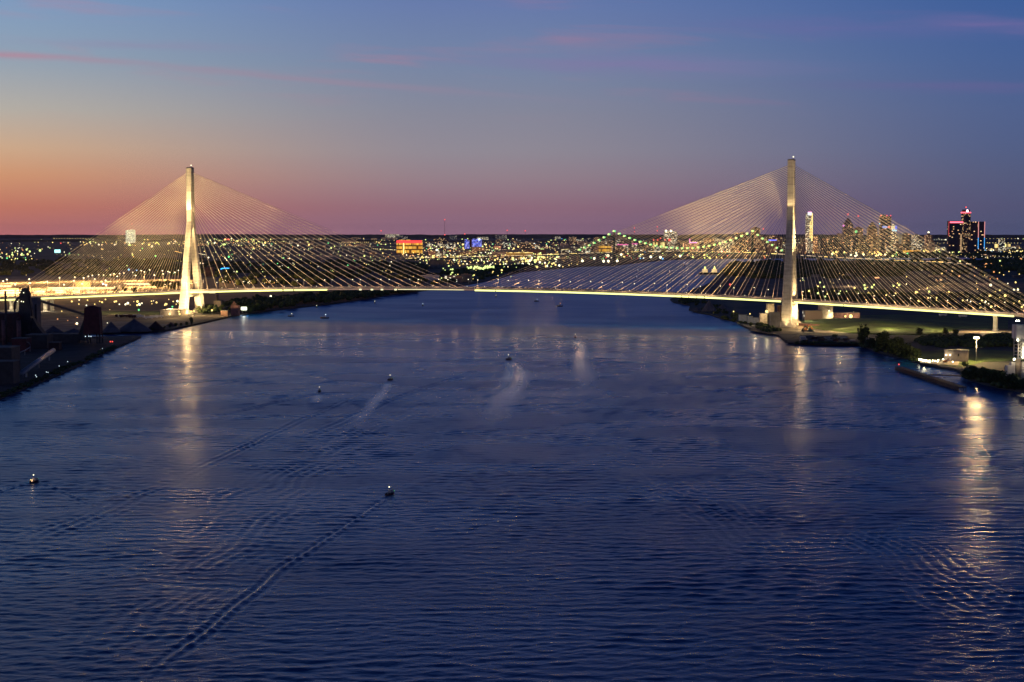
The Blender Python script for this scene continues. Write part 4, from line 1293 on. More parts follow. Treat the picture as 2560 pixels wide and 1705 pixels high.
sc(18, 0, 330, 772, 815, (1.0, 2.0), 'yoow')
sc(26, 560, 1600, 587.5, 589.5, (0.7, 1.2), 'wrly')
for x_, y_, r_, c_ in ((389, 640, 2.4, 'g'), (572, 642, 2.6, 'g'), (694, 660, 2.4, 'g'), (324, 613, 3.2, 'l'), (380, 616, 2.6, 'w'), (100, 626, 3.0, 'l'),
                       (563, 599, 3.4, 'r'), (571, 599, 3.0, 'r'), (322, 674, 2.4, 'b'), (342, 676, 2, 'b'), (1828, 677, 4.0, 'r'), (1825, 711, 2.2, 'r'),
                       (1092, 625, 3.0, 'w'), (152, 608, 1.8, 'r'), (1843, 662, 1.2, 'y'), (1920, 670, 3.2, 'l'), (2139, 668, 2.0, 'y'), (2151, 673, 2.2, 'y'),
                       (2161, 713, 3.0, 'l'), (2163, 721, 3.0, 'l'), (2180, 718, 3.0, 'l'), (2185, 712, 2.6, 'l'), (2248, 712, 3.0, 'l'), (2291, 732, 3.8, 'y'),
                       (2323, 729, 2.6, 'l'), (2475, 740, 3.6, 'y'), (2513, 739, 3.4, 'y'), (2381, 620, 4.4, 'y'), (2535, 724, 2.6, 'w'), (2545, 724, 2.4, 'w'),
                       (1719, 731, 2.0, 'l'), (2045, 716, 2.6, 'y'), (2060, 717, 2.4, 'l'), (2045, 733, 2.6, 'l'), (2098, 734, 2.4, 'l'), (2400, 653, 2.6, 'l'), (2500, 652, 2.2, 'l'), (2552, 648, 3.2, 'o')):
    dots.append((x_, y_, r_, c_))
for i in range(9): dots.append((1842.5, 653 + i * 3.0, 1.2, 'y'))
for _ in range(110):                      # rows of street lamps
    x0, y0 = rl.uniform(-50, 2600), 588 + 62 * rl.random() ** 1.3
    if x0 < 480 and rl.random() < .5: continue
    q0 = P(x0, y0, 11)
    th = rl.choice((0.25, 0.25, 0.25 + math.pi / 2, rl.uniform(0, 3.14)))
    st_ = rl.uniform(45, 90)
    c_ = rl.choice('yyylwod')
    for k_ in range(rl.randint(7, 22)):
        q_ = q0 + Vector((math.cos(th), math.sin(th), 0)) * st_ * k_
        a_, b_ = proj(q_.x, q_.y, 11)
        dots.append((a_ + rl.uniform(-.4, .4), b_, rl.uniform(.55, 1.0), c_))
sc(260, 480, 2560, 590, 650, (0.45, 0.9), 'dddooyy')
sc(120, 0, 480, 590, 690, (0.45, 0.8), 'dddoy')
sc(120, 1000, 1460, 636, 664, (0.5, 1.0), 'ddoyyw')
CN = {'y': ('yellow', 'yellow'), 'l': ('lime', 'yellow green'), 'w': ('white', 'white'), 'o': ('orange', 'orange'), 'g': ('green', 'green'), 'r': ('red', 'red'), 'b': ('blue', 'blue'), 'p': ('pink', 'pink'), 'd': ('dim', 'dim orange')}
def on_water(px, py):
    if py > 665 - (px - 1392) * .02 and py > 640 and px > 1060 and px < 1720 and py > 731 - (px - 1035) * 0.16: return True
    return (py > 640 and 1300 < px < 1800 and py > 668 - (px - 1392) * 0.05) or (1560 < px < 1975 and 649 < py < 664)
post_cache = {}
def dot_mesh(c):
    if c not in post_cache:
        mb = MB().cyl(0, 0, -9.0, -0.2, 0.12, 0.1, 4, 1)
        mb.ball(0, 0, 0, 1.0, 0)
        post_cache[c] = mb
    return post_cache[c]
dots.sort(key=lambda d: -d[2])
indiv, massd = dots[:290], dots[290:]
big_mats = ['y', 'l', 'w', 'o', 'g', 'r', 'b', 'p', 'd']
mass = MB()
for (px, py, r_, c_) in massd:
    # the lamp stands 9 m above the land
    q = P(px, py, 11.0)
    if on_water(px, py): continue
    mass.octa(q.x, q.y, 11.0, r_ * q.y / F * 1.05, big_mats.index(c_))
o = mass.build('city_lights', [GL[CN[c][0]] for c in big_mats])
tag(o, 'countless small yellow and white lights of the city spread to the horizon', None, None, 'stuff')
mesh_cache = {}
for (px, py, r_, c_) in indiv:
    if on_water(px, py): continue
    q = P(px, py, 11.0)
    rb = max(0.6, round(r_ * q.y / F * 2) / 2)
    key = (c_, rb)
    if key not in mesh_cache:
        mb = MB().cyl(0, 0, 0, 8.8, 0.18, 0.12, 4, 1)
        mb.ball(0, 0, 8.8, rb, 0)
        mesh_cache[key] = mb.mesh('light', [GL[CN[c_][0]], M['steel']])
    o = bpy.data.objects.new('area_light_pole', mesh_cache[key])
    COL.objects.link(o)
    o.location = (q.x, q.y, 2.2)
    rowt = 'near the horizon' if py < 612 else ('in mid distance' if py < 650 else 'on nearer land')
    lab = 'bright %s pole lamp %s %s' % (CN[c_][1], rowt, where(px))
    tag(o, lab, 'lamp', lab.replace('bright', 'group of').replace('lamp', 'lamps'))

# unseen point lights added over the brightest quarters, standing for summed street light
rg_ = random.Random(8)
for x0, x1, y0, y1, n_ in ((1000, 1420, 614, 640, 15), (1040, 1400, 640, 662, 9), (1430, 1900, 618, 640, 14), (1990, 2320, 612, 634, 12), (200, 480, 600, 613, 6), (500, 960, 592, 640, 8), (2240, 2400, 620, 630, 5), (2450, 2560, 618, 628, 4), (2020, 2520, 700, 750, 7)):
    for _ in range(n_):
        q = P(rg_.uniform(x0, x1), rg_.uniform(y0, y1), 2.2)
        kz = q.y / 6000.0
        lamp('POINT', (q.x, q.y, 26 * kz), 220000 * kz * kz * rg_.uniform(.5, 1.6), (1, rg_.uniform(.5, .66), rg_.uniform(.2, .34)), 1.5)

# ------------------------------------------------------------------ the port plaza on the left
tops = [(8, 703), (17, 699), (73, 698), (75, 708), (149, 695), (184, 702), (187, 693), (209, 695), (221, 691), (231, 689), (237, 698), (247, 687), (259, 688),
        (264, 701), (276, 687), (285, 685), (293, 691), (299, 684), (310, 683), (332, 681), (339, 689), (353, 677), (361, 680), (374, 675), (386, 688),
        (406, 677), (408, 685), (420, 679), (424, 681), (437, 681), (446, 676), (458, 677), (38, 712), (118, 704), (160, 712), (205, 710)]
pm = None
for i, (px, py) in enumerate(tops):
    zt_ = 24.0
    q = P(px, py, zt_)
    if pm is None:
        pm = lamp_thing('high_mast_lamp', 'x', 'high mast lamp', None, 21.8, 0, 1.9, GL['white'], 0.75)
        o = pm
    else:
        o = copy_tree(pm)
    o.location = (q.x, q.y, 2.2)
    seg = 'left of the furnace' if px < 60 else ('above the furnace and the ore bridge' if px < 260 else 'close to the left tower')
    tag(o, 'tall mast lamp standing on the lit plaza %s' % seg, None, 'mast lamps on the plaza %s' % seg)
for (px, py) in ((30, 708), (110, 706), (190, 703), (260, 704), (340, 702), (420, 700), (-20, 728), (40, 722), (100, 722), (160, 724), (215, 722), (270, 720), (330, 718), (390, 716), (440, 712), (120, 735), (210, 733), (300, 729), (20, 738), (480, 708)):
    q = P(px, py, 2.2)
    lamp('POINT', (q.x, q.y, 16), 900000, (1, 0.50, 0.14), 1.5)
def canopy(px0, px1, py, hp, label, m='hot', deep=14):
    a, b = P(px0, py, 2.2), P(px1, py, 2.2)
    c = (a + b) / 2
    wd = (b - a).length
    t_ = thing('inspection_canopy', label, 'canopy', (c.x, c.y, 2.2))
    hh = hp * c.y / F
    MB().box(0, 0, hh, hh + 1.2, wd, deep).build('roof', M['white'], t_)
    cb = MB()
    n = max(2, int(wd / 18))
    for i in range(n + 1): cb.box(-wd / 2 + 1 + (wd - 2) * i / n, 0, 0, hh, 0.8, 0.8)
    cb.build('column', M['white'], t_)
    MB().box(0, 0, hh - 0.5, hh - 0.02, wd - 2, deep - 3).build('soffit_light', GL['white'], t_)
    MB().box(0, deep * 0.3, 0.0, hh * 0.7, wd * 0.9, 2).build('booth_wall', M['booth'], t_)
canopy(-60, 58, 736, 10, 'bright white canopy over booths left of the furnace')
canopy(82, 112, 734, 6, 'short glowing canopy right of the furnace')
canopy(138, 165, 733, 6, 'glowing canopy right of the green light')
canopy(182, 198, 733, 5.5, 'small glowing canopy above the ore bridge')
canopy(216, 240, 734, 6, 'blazing small canopy above the ore bridge, right end of the row')
canopy(-60, 30, 718, 5, 'long thin glowing canopy behind the furnace chimney')
canopy(120, 300, 722, 2.4, 'very long low canopy in the middle of the plaza', deep=10)
canopy(310, 450, 712, 3.2, 'long lit canopy beside the left tower', deep=10)
building('warehouse', 'warehouse', 205, 718, 32, 704, M['tan'], 'lit tan box building among the plaza masts')
building('warehouse', 'warehouse', 470, 706, 30, 700, M['tan'], 'low tan building right behind the left tower', roof=False)
for x_, y_, c_ in ((134, 726, 'green'), (122, 727, 'red'), (172, 728, 'red'), (206, 727, 'red'), (265, 714, 'blue'), (258, 711, 'blue')):
    q = P(x_, y_, 7)
    t_ = thing('traffic_signal', '%s signal light on the lit plaza' % c_ if c_ != 'red' else 'red signal light among the glowing canopies', 'signal light', (q.x, q.y, 2.2), group='red signal lights on the plaza' if c_ == 'red' else ('blue signal lights on the plaza' if c_ == 'blue' else None))
    MB().cyl(0, 0, 0, 5, 0.3, n=5).build('post', M['steel'], t_)
    MB().box(0, 0, 4, 8, 5 if c_ == 'red' else 4, 1).build('light', GL[c_], t_)

# ------------------------------------------------------------------ trees
def leaf_mass(rnd, n, rx, ry, rz, cz, size, lumps=9):
    mb = MB()
    cs = [(rnd.uniform(-.55, .55) * rx, rnd.uniform(-.55, .55) * ry, cz + rnd.uniform(-.5, .55) * rz, rnd.uniform(.35, .6)) for _ in range(lumps)]
    for _ in range(n):
        c = rnd.choice(cs)
        while True:
            a, b, d = rnd.uniform(-1, 1), rnd.uniform(-1, 1), rnd.uniform(-1, 1)
            l = math.sqrt(a * a + b * b + d * d)
            if 0.35 < l < 1: break
        x, y, z = c[0] + a * rx * c[3], c[1] + b * ry * c[3], c[2] + d * rz * c[3]
        s_ = size * rnd.uniform(.6, 1.3)
        e1 = Vector((rnd.gauss(0, 1), rnd.gauss(0, 1), rnd.gauss(0, .6))).normalized() * s_
        e2 = Vector((rnd.gauss(0, 1), rnd.gauss(0, 1), rnd.gauss(0, .6))).normalized() * s_ * .8
        p = Vector((x, y, z))
        mb.add([p - e1, p - e2, p + e1, p + e2], [(0, 1, 2, 3)])
    return mb
def tree_proto(seed, h, r, size=0.8, n=760):
    rnd = random.Random(seed)
    t_ = thing('tree', 'x', 'tree', (0, 0, -500))
    tk = MB()
    tk.tube([(0, 0, 0), (0.1, 0, h * .3), (0.3, .1, h * .6)], [h * .035, h * .026, h * .012], 6)
    for _ in range(5):
        a = rnd.uniform(0, 6.28)
        tk.tube([(0.1, 0, h * rnd.uniform(.22, .4)), (math.cos(a) * r * .6, math.sin(a) * r * .6, h * rnd.uniform(.5, .75))], [h * .012, h * .005], 4)
    tk.build('trunk', M['bark'], t_)
    leaf_mass(rnd, n, r, r, h * .5, h * .52, size, 10).build('crown', M['leaf'], t_)
    return t_
protos = [tree_proto(1, 12, 5.2), tree_proto(2, 15, 5.5), tree_proto(3, 10, 5.5), tree_proto(4, 17, 4.2)]
used = [False] * 4
rt = random.Random(11)
def put_tree(px, py, k, sc_, label, group, z=2.2, name='tree'):
    q = P(px, py, z)
    o = copy_tree(protos[k]) if used[k] else protos[k]
    used[k] = True
    o.name = name
    o.location = (q.x, q.y, z - 0.2)
    o.rotation_euler = (0, 0, rt.uniform(0, 6.28))
    if 2140 < px < 2350: sc_ *= 1.22
    if 2400 < px < 2490: sc_ *= 0.72
    o.scale = (sc_ * rt.uniform(.9, 1.15), sc_ * rt.uniform(.9, 1.15), sc_ * rt.uniform(.9, 1.1))
    return tag(o, label, 'tree', group)
put_tree(2158, 866, 3, 1.25, 'tall slim dark tree at the left end of the shore trees', None)
put_tree(2206, 878, 1, 1.15, 'tall dark tree next to the slim one on the right shore', None)
for i, (px, py, k, s_) in enumerate(((2176, 869, 0, .8), (2192, 876, 2, .9), (2222, 884, 0, 1.0), (2236, 888, 2, 1.1), (2252, 893, 0, 1.0), (2268, 897, 2, 1.0), (2284, 900, 0, .9), (2246, 880, 1, .85), (2296, 894, 2, .8), (2228, 872, 2, .9), (2262, 884, 2, .9))):
    put_tree(px, py, k, s_, 'dark rounded tree in the row on the right shore before the dock', 'dark rounded trees on the right shore before the dock')
for i, (px, py, k, s_) in enumerate(((2412, 943, 0, .8), (2424, 948, 2, 1.0), (2437, 951, 0, 1.0), (2450, 953, 1, .9), (2463, 956, 0, 1.05), (2477, 960, 2, 1.1), (2492, 964, 0, 1.0), (2507, 966, 2, .9), (2522, 971, 0, .85), (2538, 974, 2, .9), (2555, 978, 0, .9),
                                      (2436, 940, 1, .85), (2458, 942, 0, 1.0), (2480, 946, 0, .9), (2500, 952, 2, .9), (2425, 932, 2, .8), (2570, 985, 0, 1.0), (2530, 960, 2, .8))):
    put_tree(px, py, k, s_, 'dark bushy tree in the clump on the point right of the wooden jetty', 'dark trees in the clump on the point right of the jetty')
o = put_tree(2412, 921, 0, .85, 'yellow green lit tree in front of the white pump house', None)
for c in o.children:
    if c.name.startswith('crown'):
        c.data = c.data.copy(); c.data.materials[0] = M['leaf_lit']
put_tree(479, 812, 3, .75, 'small dark tree at the foot of the left tower', None)
for (px, py, k, s_) in ((440, 815, 2, .45), (452, 814, 2, .4), (468, 813, 2, .5), (425, 819, 2, .4), (412, 823, 0, .35), (380, 827, 2, .4), (360, 828, 2, .3)):
    put_tree(px, py, k, s_, 'low dark bush on the grassy bank below the left tower', 'low bushes on the bank below the left tower', name='bush')
for (px, py, k, s_) in ((380, 722, 0, 1.1), (395, 721, 2, 1.2), (408, 722, 0, 1.0), (420, 723, 1, 1.0), (436, 723, 2, 1.2), (446, 722, 0, 1.1), (458, 722, 0, 1.0), (290, 733, 2, .9), (310, 732, 0, .8), (335, 731, 2, .9), (490, 722, 0, 1.3), (497, 730, 2, 1)):
    put_tree(px, py, k, s_ * 1.3, 'dark tree behind the deck left of the left tower', 'dark trees behind the deck by the left tower')
for (px, py) in ((2300, 838), (2390, 838), (2365, 836), (2085, 850), (2435, 846)):
    put_tree(px, py, 2, .7, 'small dark bush on the flat land behind the right quay', 'small bushes behind the right quay', name='bush')

# masses of woodland
def woodland(pxs, n, label, h=(5, 11), seed=1, r=(7, 12)):
    """a wood: crown by crown over a strip given as pixel rows of ground"""
    rnd = random.Random(seed)
    mb = MB()
    a, b = pxs
    for _ in range(n):
        f = rnd.random()
        i = f * (len(a) - 1)
        j = min(int(i), len(a) - 2)
        fa_ = i - j
        p0 = P(a[j][0] * (1 - fa_) + a[j + 1][0] * fa_, a[j][1] * (1 - fa_) + a[j + 1][1] * fa_, 2.2)
        p1 = P(b[j][0] * (1 - fa_) + b[j + 1][0] * fa_, b[j][1] * (1 - fa_) + b[j + 1][1] * fa_, 2.2)
        q = p0.lerp(p1, rnd.random() ** .8)
        rr_, hh = rnd.uniform(*r), rnd.uniform(*h)
        k = q.y / 3000.0
        m_ = 6
        for _k in range(m_):
            x, y = q.x + rnd.uniform(-.5, .5) * rr_, q.y + rnd.uniform(-.5, .5) * rr_
            mb.ball(x, y, 2.2 + hh * rnd.uniform(.35, .8), rr_ * rnd.uniform(.25, .5), 0, .8)
    return tag(mb.build('woodland', M['leaf'] , None), label, None, None, 'stuff')
woodland(([(500, 786), (620, 784), (700, 774), (800, 764), (900, 750), (980, 737), (1040, 730)], [(520, 770), (620, 758), (700, 752), (800, 742), (900, 734), (980, 728), (1040, 724)]), 420, 'dark wood on the left shore below the deck', (8, 15), 1)
woodland(([(0, 690), (300, 694), (520, 690)], [(0, 650), (300, 650), (520, 650)]), 260, 'dark wood beyond the plaza on the left', (6, 12), 2, (14, 26))
woodland(([(520, 712), (800, 715), (1000, 700), (1060, 690)], [(520, 660), (800, 655), (1000, 660), (1060, 668)]), 420, 'dark wood between the left cables and the deck', (6, 12), 3, (12, 24))
woodland(([(1010, 716), (1150, 708), (1250, 690), (1340, 674)], [(1040, 700), (1150, 676), (1250, 668), (1340, 664)]), 120, 'dark shore wood above the middle of the bridge', (5, 10), 4, (10, 18))
woodland(([(1810, 690), (1950, 700), (2200, 700), (2560, 690), (2700, 690)], [(1830, 664), (1950, 656), (2200, 656), (2560, 650), (2700, 648)]), 620, 'dark parkland wood on the right bank behind the right tower', (7, 13), 5, (16, 30))
woodland(([(2230, 634), (2700, 634)], [(2230, 645), (2700, 646)]), 120, 'dark belt of trees below the far right skyline', (6, 12), 6, (20, 40))
woodland(([(1690, 756), (1740, 765), (1810, 797), (1880, 820), (1930, 835)], [(1700, 748), (1760, 752), (1840, 788), (1900, 812), (1950, 828)]), 90, 'dark scrub along the right shore left of the right tower', (2, 5), 7, (4, 8))
woodland(([(2010, 752), (2300, 770), (2560, 790)], [(2010, 730), (2300, 738), (2560, 745)]), 200, 'dark wood behind the deck at the far right', (5, 10), 8, (8, 16))
woodland(([(2300, 870), (2560, 868)], [(2300, 845), (2560, 842)]), 150, 'dark scrub behind the pump house', (2, 5), 9, (5, 9))
woodland(([(10, 992), (120, 946), (220, 902), (290, 870)], [(0, 985), (110, 940), (210, 897), (285, 866)]), 130, 'dark weeds along the edge of the works quay', (0.6, 2), 10, (1.5, 4))
woodland(([(2152, 866), (2205, 880), (2290, 903)], [(2160, 858), (2215, 872), (2290, 893)]), 90, 'dark undergrowth below the shore trees', (1.5, 4), 13, (3, 6))
woodland(([(2412, 945), (2470, 960), (2530, 973), (2600, 988)], [(2420, 925), (2480, 936), (2540, 950), (2600, 962)]), 150, 'dark undergrowth below the trees on the point', (1.5, 4), 14, (4, 7))
woodland(([(1990, 858), (2150, 861)], [(1990, 856), (2150, 859)]), 60, 'weeds on the right quay edge', (.6, 2), 12, (2, 4))

# ------------------------------------------------------------------ shore works below the bridge, left side
def block(name, cat, px0, px1, top, base, m, label, dp=20, roof=True, yaw=0.0, group=None):
    q = P((px0 + px1) / 2, base, 2.2)
    wd = (px1 - px0) * q.y / F
    h = HT((px0 + px1) / 2, top, q.y) - 2.2
    t_ = thing(name, label, cat, (q.x, q.y + dp / 2, 2.2), yaw, group)
    MB().box(0, 0, 0, h, wd, dp).build('wall', m, t_)
    if roof:
        MB().box(0, 0, h + 0.01, h + 0.5, wd + .8, dp + .8).build('roof', M['roof'], t_)
    return t_, wd, h, q
def wall_lamp(t_, x, y, z, r=0.9, m='yellow', pw=None):
    MB().ball(x, y, z, r).build('wall_lamp', GL[m], t_)
t_, wd, h, q = block('warehouse', 'warehouse', 400, 451, 776, 790, M['tan'], 'long tan warehouse with wall lamps left of the left tower', 40)
for x in (-.02, .46): wall_lamp(t_, wd * x, -20.8, h * .35, 1.6)
lamp('POINT', (q.x, q.y - 6, 8), 5000, (1, .75, .4), 0.5)
t_, wd, h, q = block('silo_building', 'silo', 509, 541, 694, 776, FAC['shed'], 'tall windowless silo block right of the left tower', 22)
MB().box(-wd * .12, 4, h, h + 16, wd * .62, 10).build('headhouse', M['brick'], t_)
MB().box(0, 0, h + .5, h + 1.4, wd * .5, 12).build('roof_vent', M['roof'], t_)
t_, wd, h, q = block('silo_building', 'silo', 535, 552, 752, 782, M['tan'], 'lower pale silo beside the tall silo block', 12)
MB().cyl(-wd * .1, 0, h, h + 9, 1.6, n=8).build('vent_stack', M['steel'], t_)
block('shed', 'shed', 552, 569, 777, 791, M['brick'], 'low brown shed right of the pale silo', 12)
t_, wd, h, q = block('silo_building', 'silo', 577, 597, 764, 789, M['pinkbrick'], 'reddish hopper house with a pointed roof near the lit screen', 10, roof=False)
MB().loft([[(-wd / 2, -5, h), (wd * .2, -5, h), (wd * .2, 5, h), (-wd / 2, 5, h)], [(-wd * .2, -1, h + 6), (-wd * .1, -1, h + 6), (-wd * .1, 1, h + 6), (-wd * .2, 1, h + 6)]]).build('roof', M['brick'], t_)
cv_ = MB(); a, b = P(556, 784, 2.2), P(585, 780, 2.2)
cv_.beam((a.x, a.y, 10), (b.x, b.y, 12), 2.4, 2.4)
for f in (.1, .5, .9):
    c_ = a.lerp(b, f); cv_.box(c_.x, c_.y, 2.2, 10, .6, .6)
tag(cv_.build('conveyor', M['steel']), 'short level conveyor between the brown shed and the hopper house', 'conveyor')
q = P(610, 785, 2.2)
t_ = thing('lit_screen', 'bright white lit screen on posts beside the left shore', 'screen', (q.x, q.y, 2.2))
MB().box(-3, 0, 0, 6, .5, .5).box(3, 0, 0, 6, .5, .5).build('post', M['steel'], t_)
MB().box(0, 0, 6, 10.4, 8.4, .6).build('screen_panel', glow('screen_white', (0.95, 1.0, 0.75), 3.5), t_)
lamp('POINT', (q.x, q.y - 5, 9), 6000, (1, 1, .8), 0.5)
q = P(677, 758, 2.2)
t_ = thing('yard_lamp', 'single bright yard lamp in the dark wood right of the lit screen', 'lamp', (q.x, q.y, 2.2))
MB().cyl(0, 0, 0, 11, .25, .2, 6).build('post', M['galv'], t_)
MB().ball(0, 0, 12, 1.9).build('lamp_head', GL['white'], t_)
for (px, py, label) in ((530, 776, 'yard lamp in front of the tall silo block'), (478, 779, 'left lamp of the pair between the tower legs'), (485, 778, 'right lamp of the pair between the tower legs'), (447, 779, 'lamp right beside the left tower footing'),
                        (431, 767, 'green white lamp left of the left tower'), (347, 775, 'greenish lamp standing on the grass strip')):
    q = P(px, py, 10)
    t_ = thing('yard_lamp', label, 'lamp', (q.x, q.y, 2.2))
    MB().cyl(0, 0, 0, 7.6, .25, .2, 6).build('post', M['galv'], t_)
    MB().ball(0, 0, 8, 1.4).build('lamp_head', GL['yellow' if px > 440 else 'green'], t_)
lamp('POINT', P(500, 786, 2.2) + Vector((0, -30, 14)), 16000, (1, .76, .4), 1)
lamp('POINT', P(430, 797, 2.2) + Vector((0, 0, 14)), 14000, (1, .7, .36), 1)
# containers, trailers
rc_ = random.Random(9)
boxp = {}
def container(px, py, col, label, group, L=12):
    if col not in boxp:
        mb = MB().box(0, 0, .9, 3.6, L, 2.5)
        for x in (-L * .35, -L * .28, L * .35): mb.box(x, 0, 0, 1.0, .9, 2.4)
        boxp[col] = mb.mesh('trailer', M[col])
    o = bpy.data.objects.new('trailer', boxp[col])
    COL.objects.link(o)
    q = P(px, py, 2.3)
    o.location = q
    o.rotation_euler = (0, 0, rc_.uniform(-.4, .4))
    tag(o, label, 'trailer', group)
for i in range(9):
    container(298 + i * 6.5 + rc_.uniform(-2, 2), 793 + rc_.uniform(-1.5, 1.5), rc_.choice(['rustred', 'white', 'rust']), 'trailer box parked in the row beyond the ore piles', 'trailer boxes in the row beyond the ore piles')
for (px, py) in ((385, 795), (398, 794), (372, 797)):
    container(px, py, 'white', 'white trailer parked before the tan warehouse', 'white trailers before the tan warehouse')
for (px, py) in ((2357, 790), (2407, 793)):
    container(px, py, 'white', '%s white trailer on the dark yard beyond the grass field' % ('left' if px < 2400 else 'right'), None)

# ore piles
def pile(px, base, wpx, top, label, group=None, m='pile'):
    q = P(px, base, 2.2)
    wd = wpx * q.y / F
    h = HT(px, top, q.y) - 2.2
    mound(q.x, q.y + wd * .4, wd / 2, wd * .42, h, M[m], 'ore_pile', label, 20, 7, 'ore pile', 'thing', group)
pile(273, 832, 52, 805, 'steep grey ore pile right of the ore tower')
pile(327, 830, 92, 798, 'largest grey ore pile, flat topped, left of the left tower')
pile(385, 826, 50, 803, 'low reddish pile right of the largest ore pile', m='rust')
pile(128, 832, 52, 815, 'low bluish ore pile right of the furnace')
pile(178, 834, 60, 822, 'flat grey pile left of the ore tower')
pile(425, 815, 26, 806, 'small brown mound left of the left tower foot', m='brick')
pile(1775, 779, 42, 750, 'tall pointed gravel pile on the right shore under the deck')
pile(1810, 778, 44, 760, 'second, rounder gravel pile on the right shore under the deck')
pile(1745, 778, 40, 770, 'flat gravel spit left of the pointed gravel pile')

# ------------------------------------------------------------------ steel works on the left point
q = P(66, 850, 2.2); kf = q.y / F
def fz(py): return HT(66, py, q.y) - 2.2
bf = thing('blast_furnace', 'black blast furnace tower with pipes, platforms and a few lamps', 'blast furnace', (q.x, q.y, 2.2))
def fx(px): return (px - 66) * kf
mb = MB()
mb.loft([[(fx(a), -d, fz(y)), (fx(b), -d, fz(y)), (fx(b), d, fz(y)), (fx(a), d, fz(y))] for y, a, b, d in ((850, 50, 84, 9), (800, 52, 83, 8), (775, 53, 81, 7), (752, 54, 77, 6), (735, 55, 76, 5), (726, 57, 73, 4), (720, 61, 68, 3))])
mb.build('furnace_shell', M['steel'], bf)
mb = MB()
mb.loft([[(fx(a), -d, fz(y)), (fx(b), -d, fz(y)), (fx(b), d, fz(y)), (fx(a), d, fz(y))] for y, a, b, d in ((850, 80, 118, 8), (834, 80, 113, 7), (815, 80, 98, 6), (795, 80, 86, 4))])
mb.build('skip_incline', M['steel'], bf)
for x in (52.5, 73.5):
    for dxx in (-1.2, 1.2):
        MB().cyl(fx(x + dxx), 0, fz(760), fz(717), .45, n=5).build('uptake_pipe', M['steel'], bf)
MB().tube([(fx(54), -4, fz(742)), (fx(47), -5, fz(750)), (fx(42), -6, fz(762)), (fx(41), -6, fz(800)), (fx(44), -6, fz(820))], 1.5, 8).build('downcomer_pipe', M['steel'], bf)
MB().tube([(fx(76), -3, fz(735)), (fx(78), -3, fz(760)), (fx(82), -3, fz(790))], 1.2, 8).build('downcomer_pipe', M['steel'], bf)
for y in (733, 746, 760, 775, 790):
    MB().box(0, 0, fz(y), fz(y) + .4, 30 * kf, 14).build('platform', M['steel'], bf)
for (x, y) in ((58, 731), (68, 731), (52, 753), (62, 752.5), (67, 753.5), (51, 787), (43, 790), (61, 725)):
    MB().ball(fx(x), -9.5, fz(y), .62).build('lamp', GL['white' if x != 51 else 'red'], bf)
for (x, w_, t0_, label) in ((9.5, 9, 800, 'left pink hot stove cylinder beside the furnace'), (48, 11, 801, 'right pink hot stove cylinder in front of the furnace')):
    q2 = P(x, 862, 2.2); k2 = q2.y / F
    st = thing('hot_stove', label, 'hot stove', (q2.x, q2.y, 2.2))
    h2 = HT(x, t0_, q2.y) - 2.2
    MB().cyl(0, 0, 0, h2, w_ / 2 * k2, n=16).build('shell', M['pinkbrick'], st)
    MB().cyl(0, 0, h2, h2 + 3, w_ / 2 * k2, w_ * .2 * k2, n=16).build('dome', M['rust'], st)
def stack(px, base, top, wp, label, m='steel'):
    q = P(px, base, 2.2); k = q.y / F
    t_ = thing('chimney', label, 'chimney', (q.x, q.y, 2.2))
    h = HT(px, top, q.y) - 2.2
    MB().cyl(0, 0, 0, h, wp / 2 * k * 1.15, wp / 2 * k, 12).build('shaft', M[m], t_)
    MB().cyl(0, 0, h, h + .8, wp / 2 * k * 1.15, n=12).build('rim', M['steel'], t_)
stack(16, 860, 730, 5.2, 'tall slim dark chimney left of the furnace')
stack(90.5, 848, 762, 5.0, 'dark stack right of the furnace')
block('works_building', 'works building', 76, 94, 745, 836, M['pile'], 'pale grey block behind the furnace', 16)
block('works_building', 'works building', -40, 32, 784, 856, M['rust'], 'dark rusty building left of the furnace', 24)
block('works_building', 'works building', 22, 42, 786, 852, M['steel'], 'dark building between the chimney and the furnace', 16)
block('works_building', 'works building', 30, 65, 847, 880, M['rustred'], 'boxy red clad building in front of the furnace', 18)
block('works_building', 'works building', -30, 30, 870, 930, M['steel'], 'black shed at the left edge of the works', 24)
block('works_building', 'works building', 64, 118, 838, 872, M['steel'], 'long black shed right of the red clad building', 22)
block('works_building', 'works building', 118, 200, 836, 858, M['steel'], 'low black stock house behind the conveyor', 20)
block('works_building', 'works building', 122, 148, 857, 876, M['rust'], 'small pinkish transfer house at the top of the conveyor', 10)
block('works_building', 'works building', -20, 34, 905, 962, M['steel'], 'dark framed building nearest the water at the left edge', 16)
# ore tower
q = P(235, 858, 2.2); k2 = q.y / F
ot = thing('ore_tower', 'dark red hopper tower on sloping legs at the end of the ore bridge', 'hopper tower', (q.x, q.y, 2.2))
oz = lambda py: HT(235, py, q.y) - 2.2
ox = lambda px: (px - 235) * k2
MB().loft([[(ox(a), -d, oz(y)), (ox(b), -d, oz(y)), (ox(b), d, oz(y)), (ox(a), d, oz(y))] for y, a, b, d in ((834, 212, 254, 6), (800, 214, 253, 6), (772, 215.5, 251.5, 6), (769, 216, 251, 6), (764.5, 226, 238, 2))]).build('hopper', M['rustred'], ot)
for (x0, x1) in ((214, 196), (216, 224), (252, 254), (244, 246)):
    for yy in (-5, 5):
        MB().beam((ox(x0), yy, oz(800)), (ox(x1), yy, 0), 1.3, 1.3).build('leg', M['steel'], ot)
MB().loft([[(ox(214), -5, oz(795)), (ox(215), -5, oz(795)), (ox(215), 5, oz(795)), (ox(214), 5, oz(795))], [(ox(194), -5, oz(850)), (ox(216), -5, oz(850)), (ox(216), 5, oz(850)), (ox(194), 5, oz(850))]]).build('chute', M['steel'], ot)
MB().box(0, 0, oz(845), oz(842), 44 * k2, 12).build('platform', M['steel'], ot)
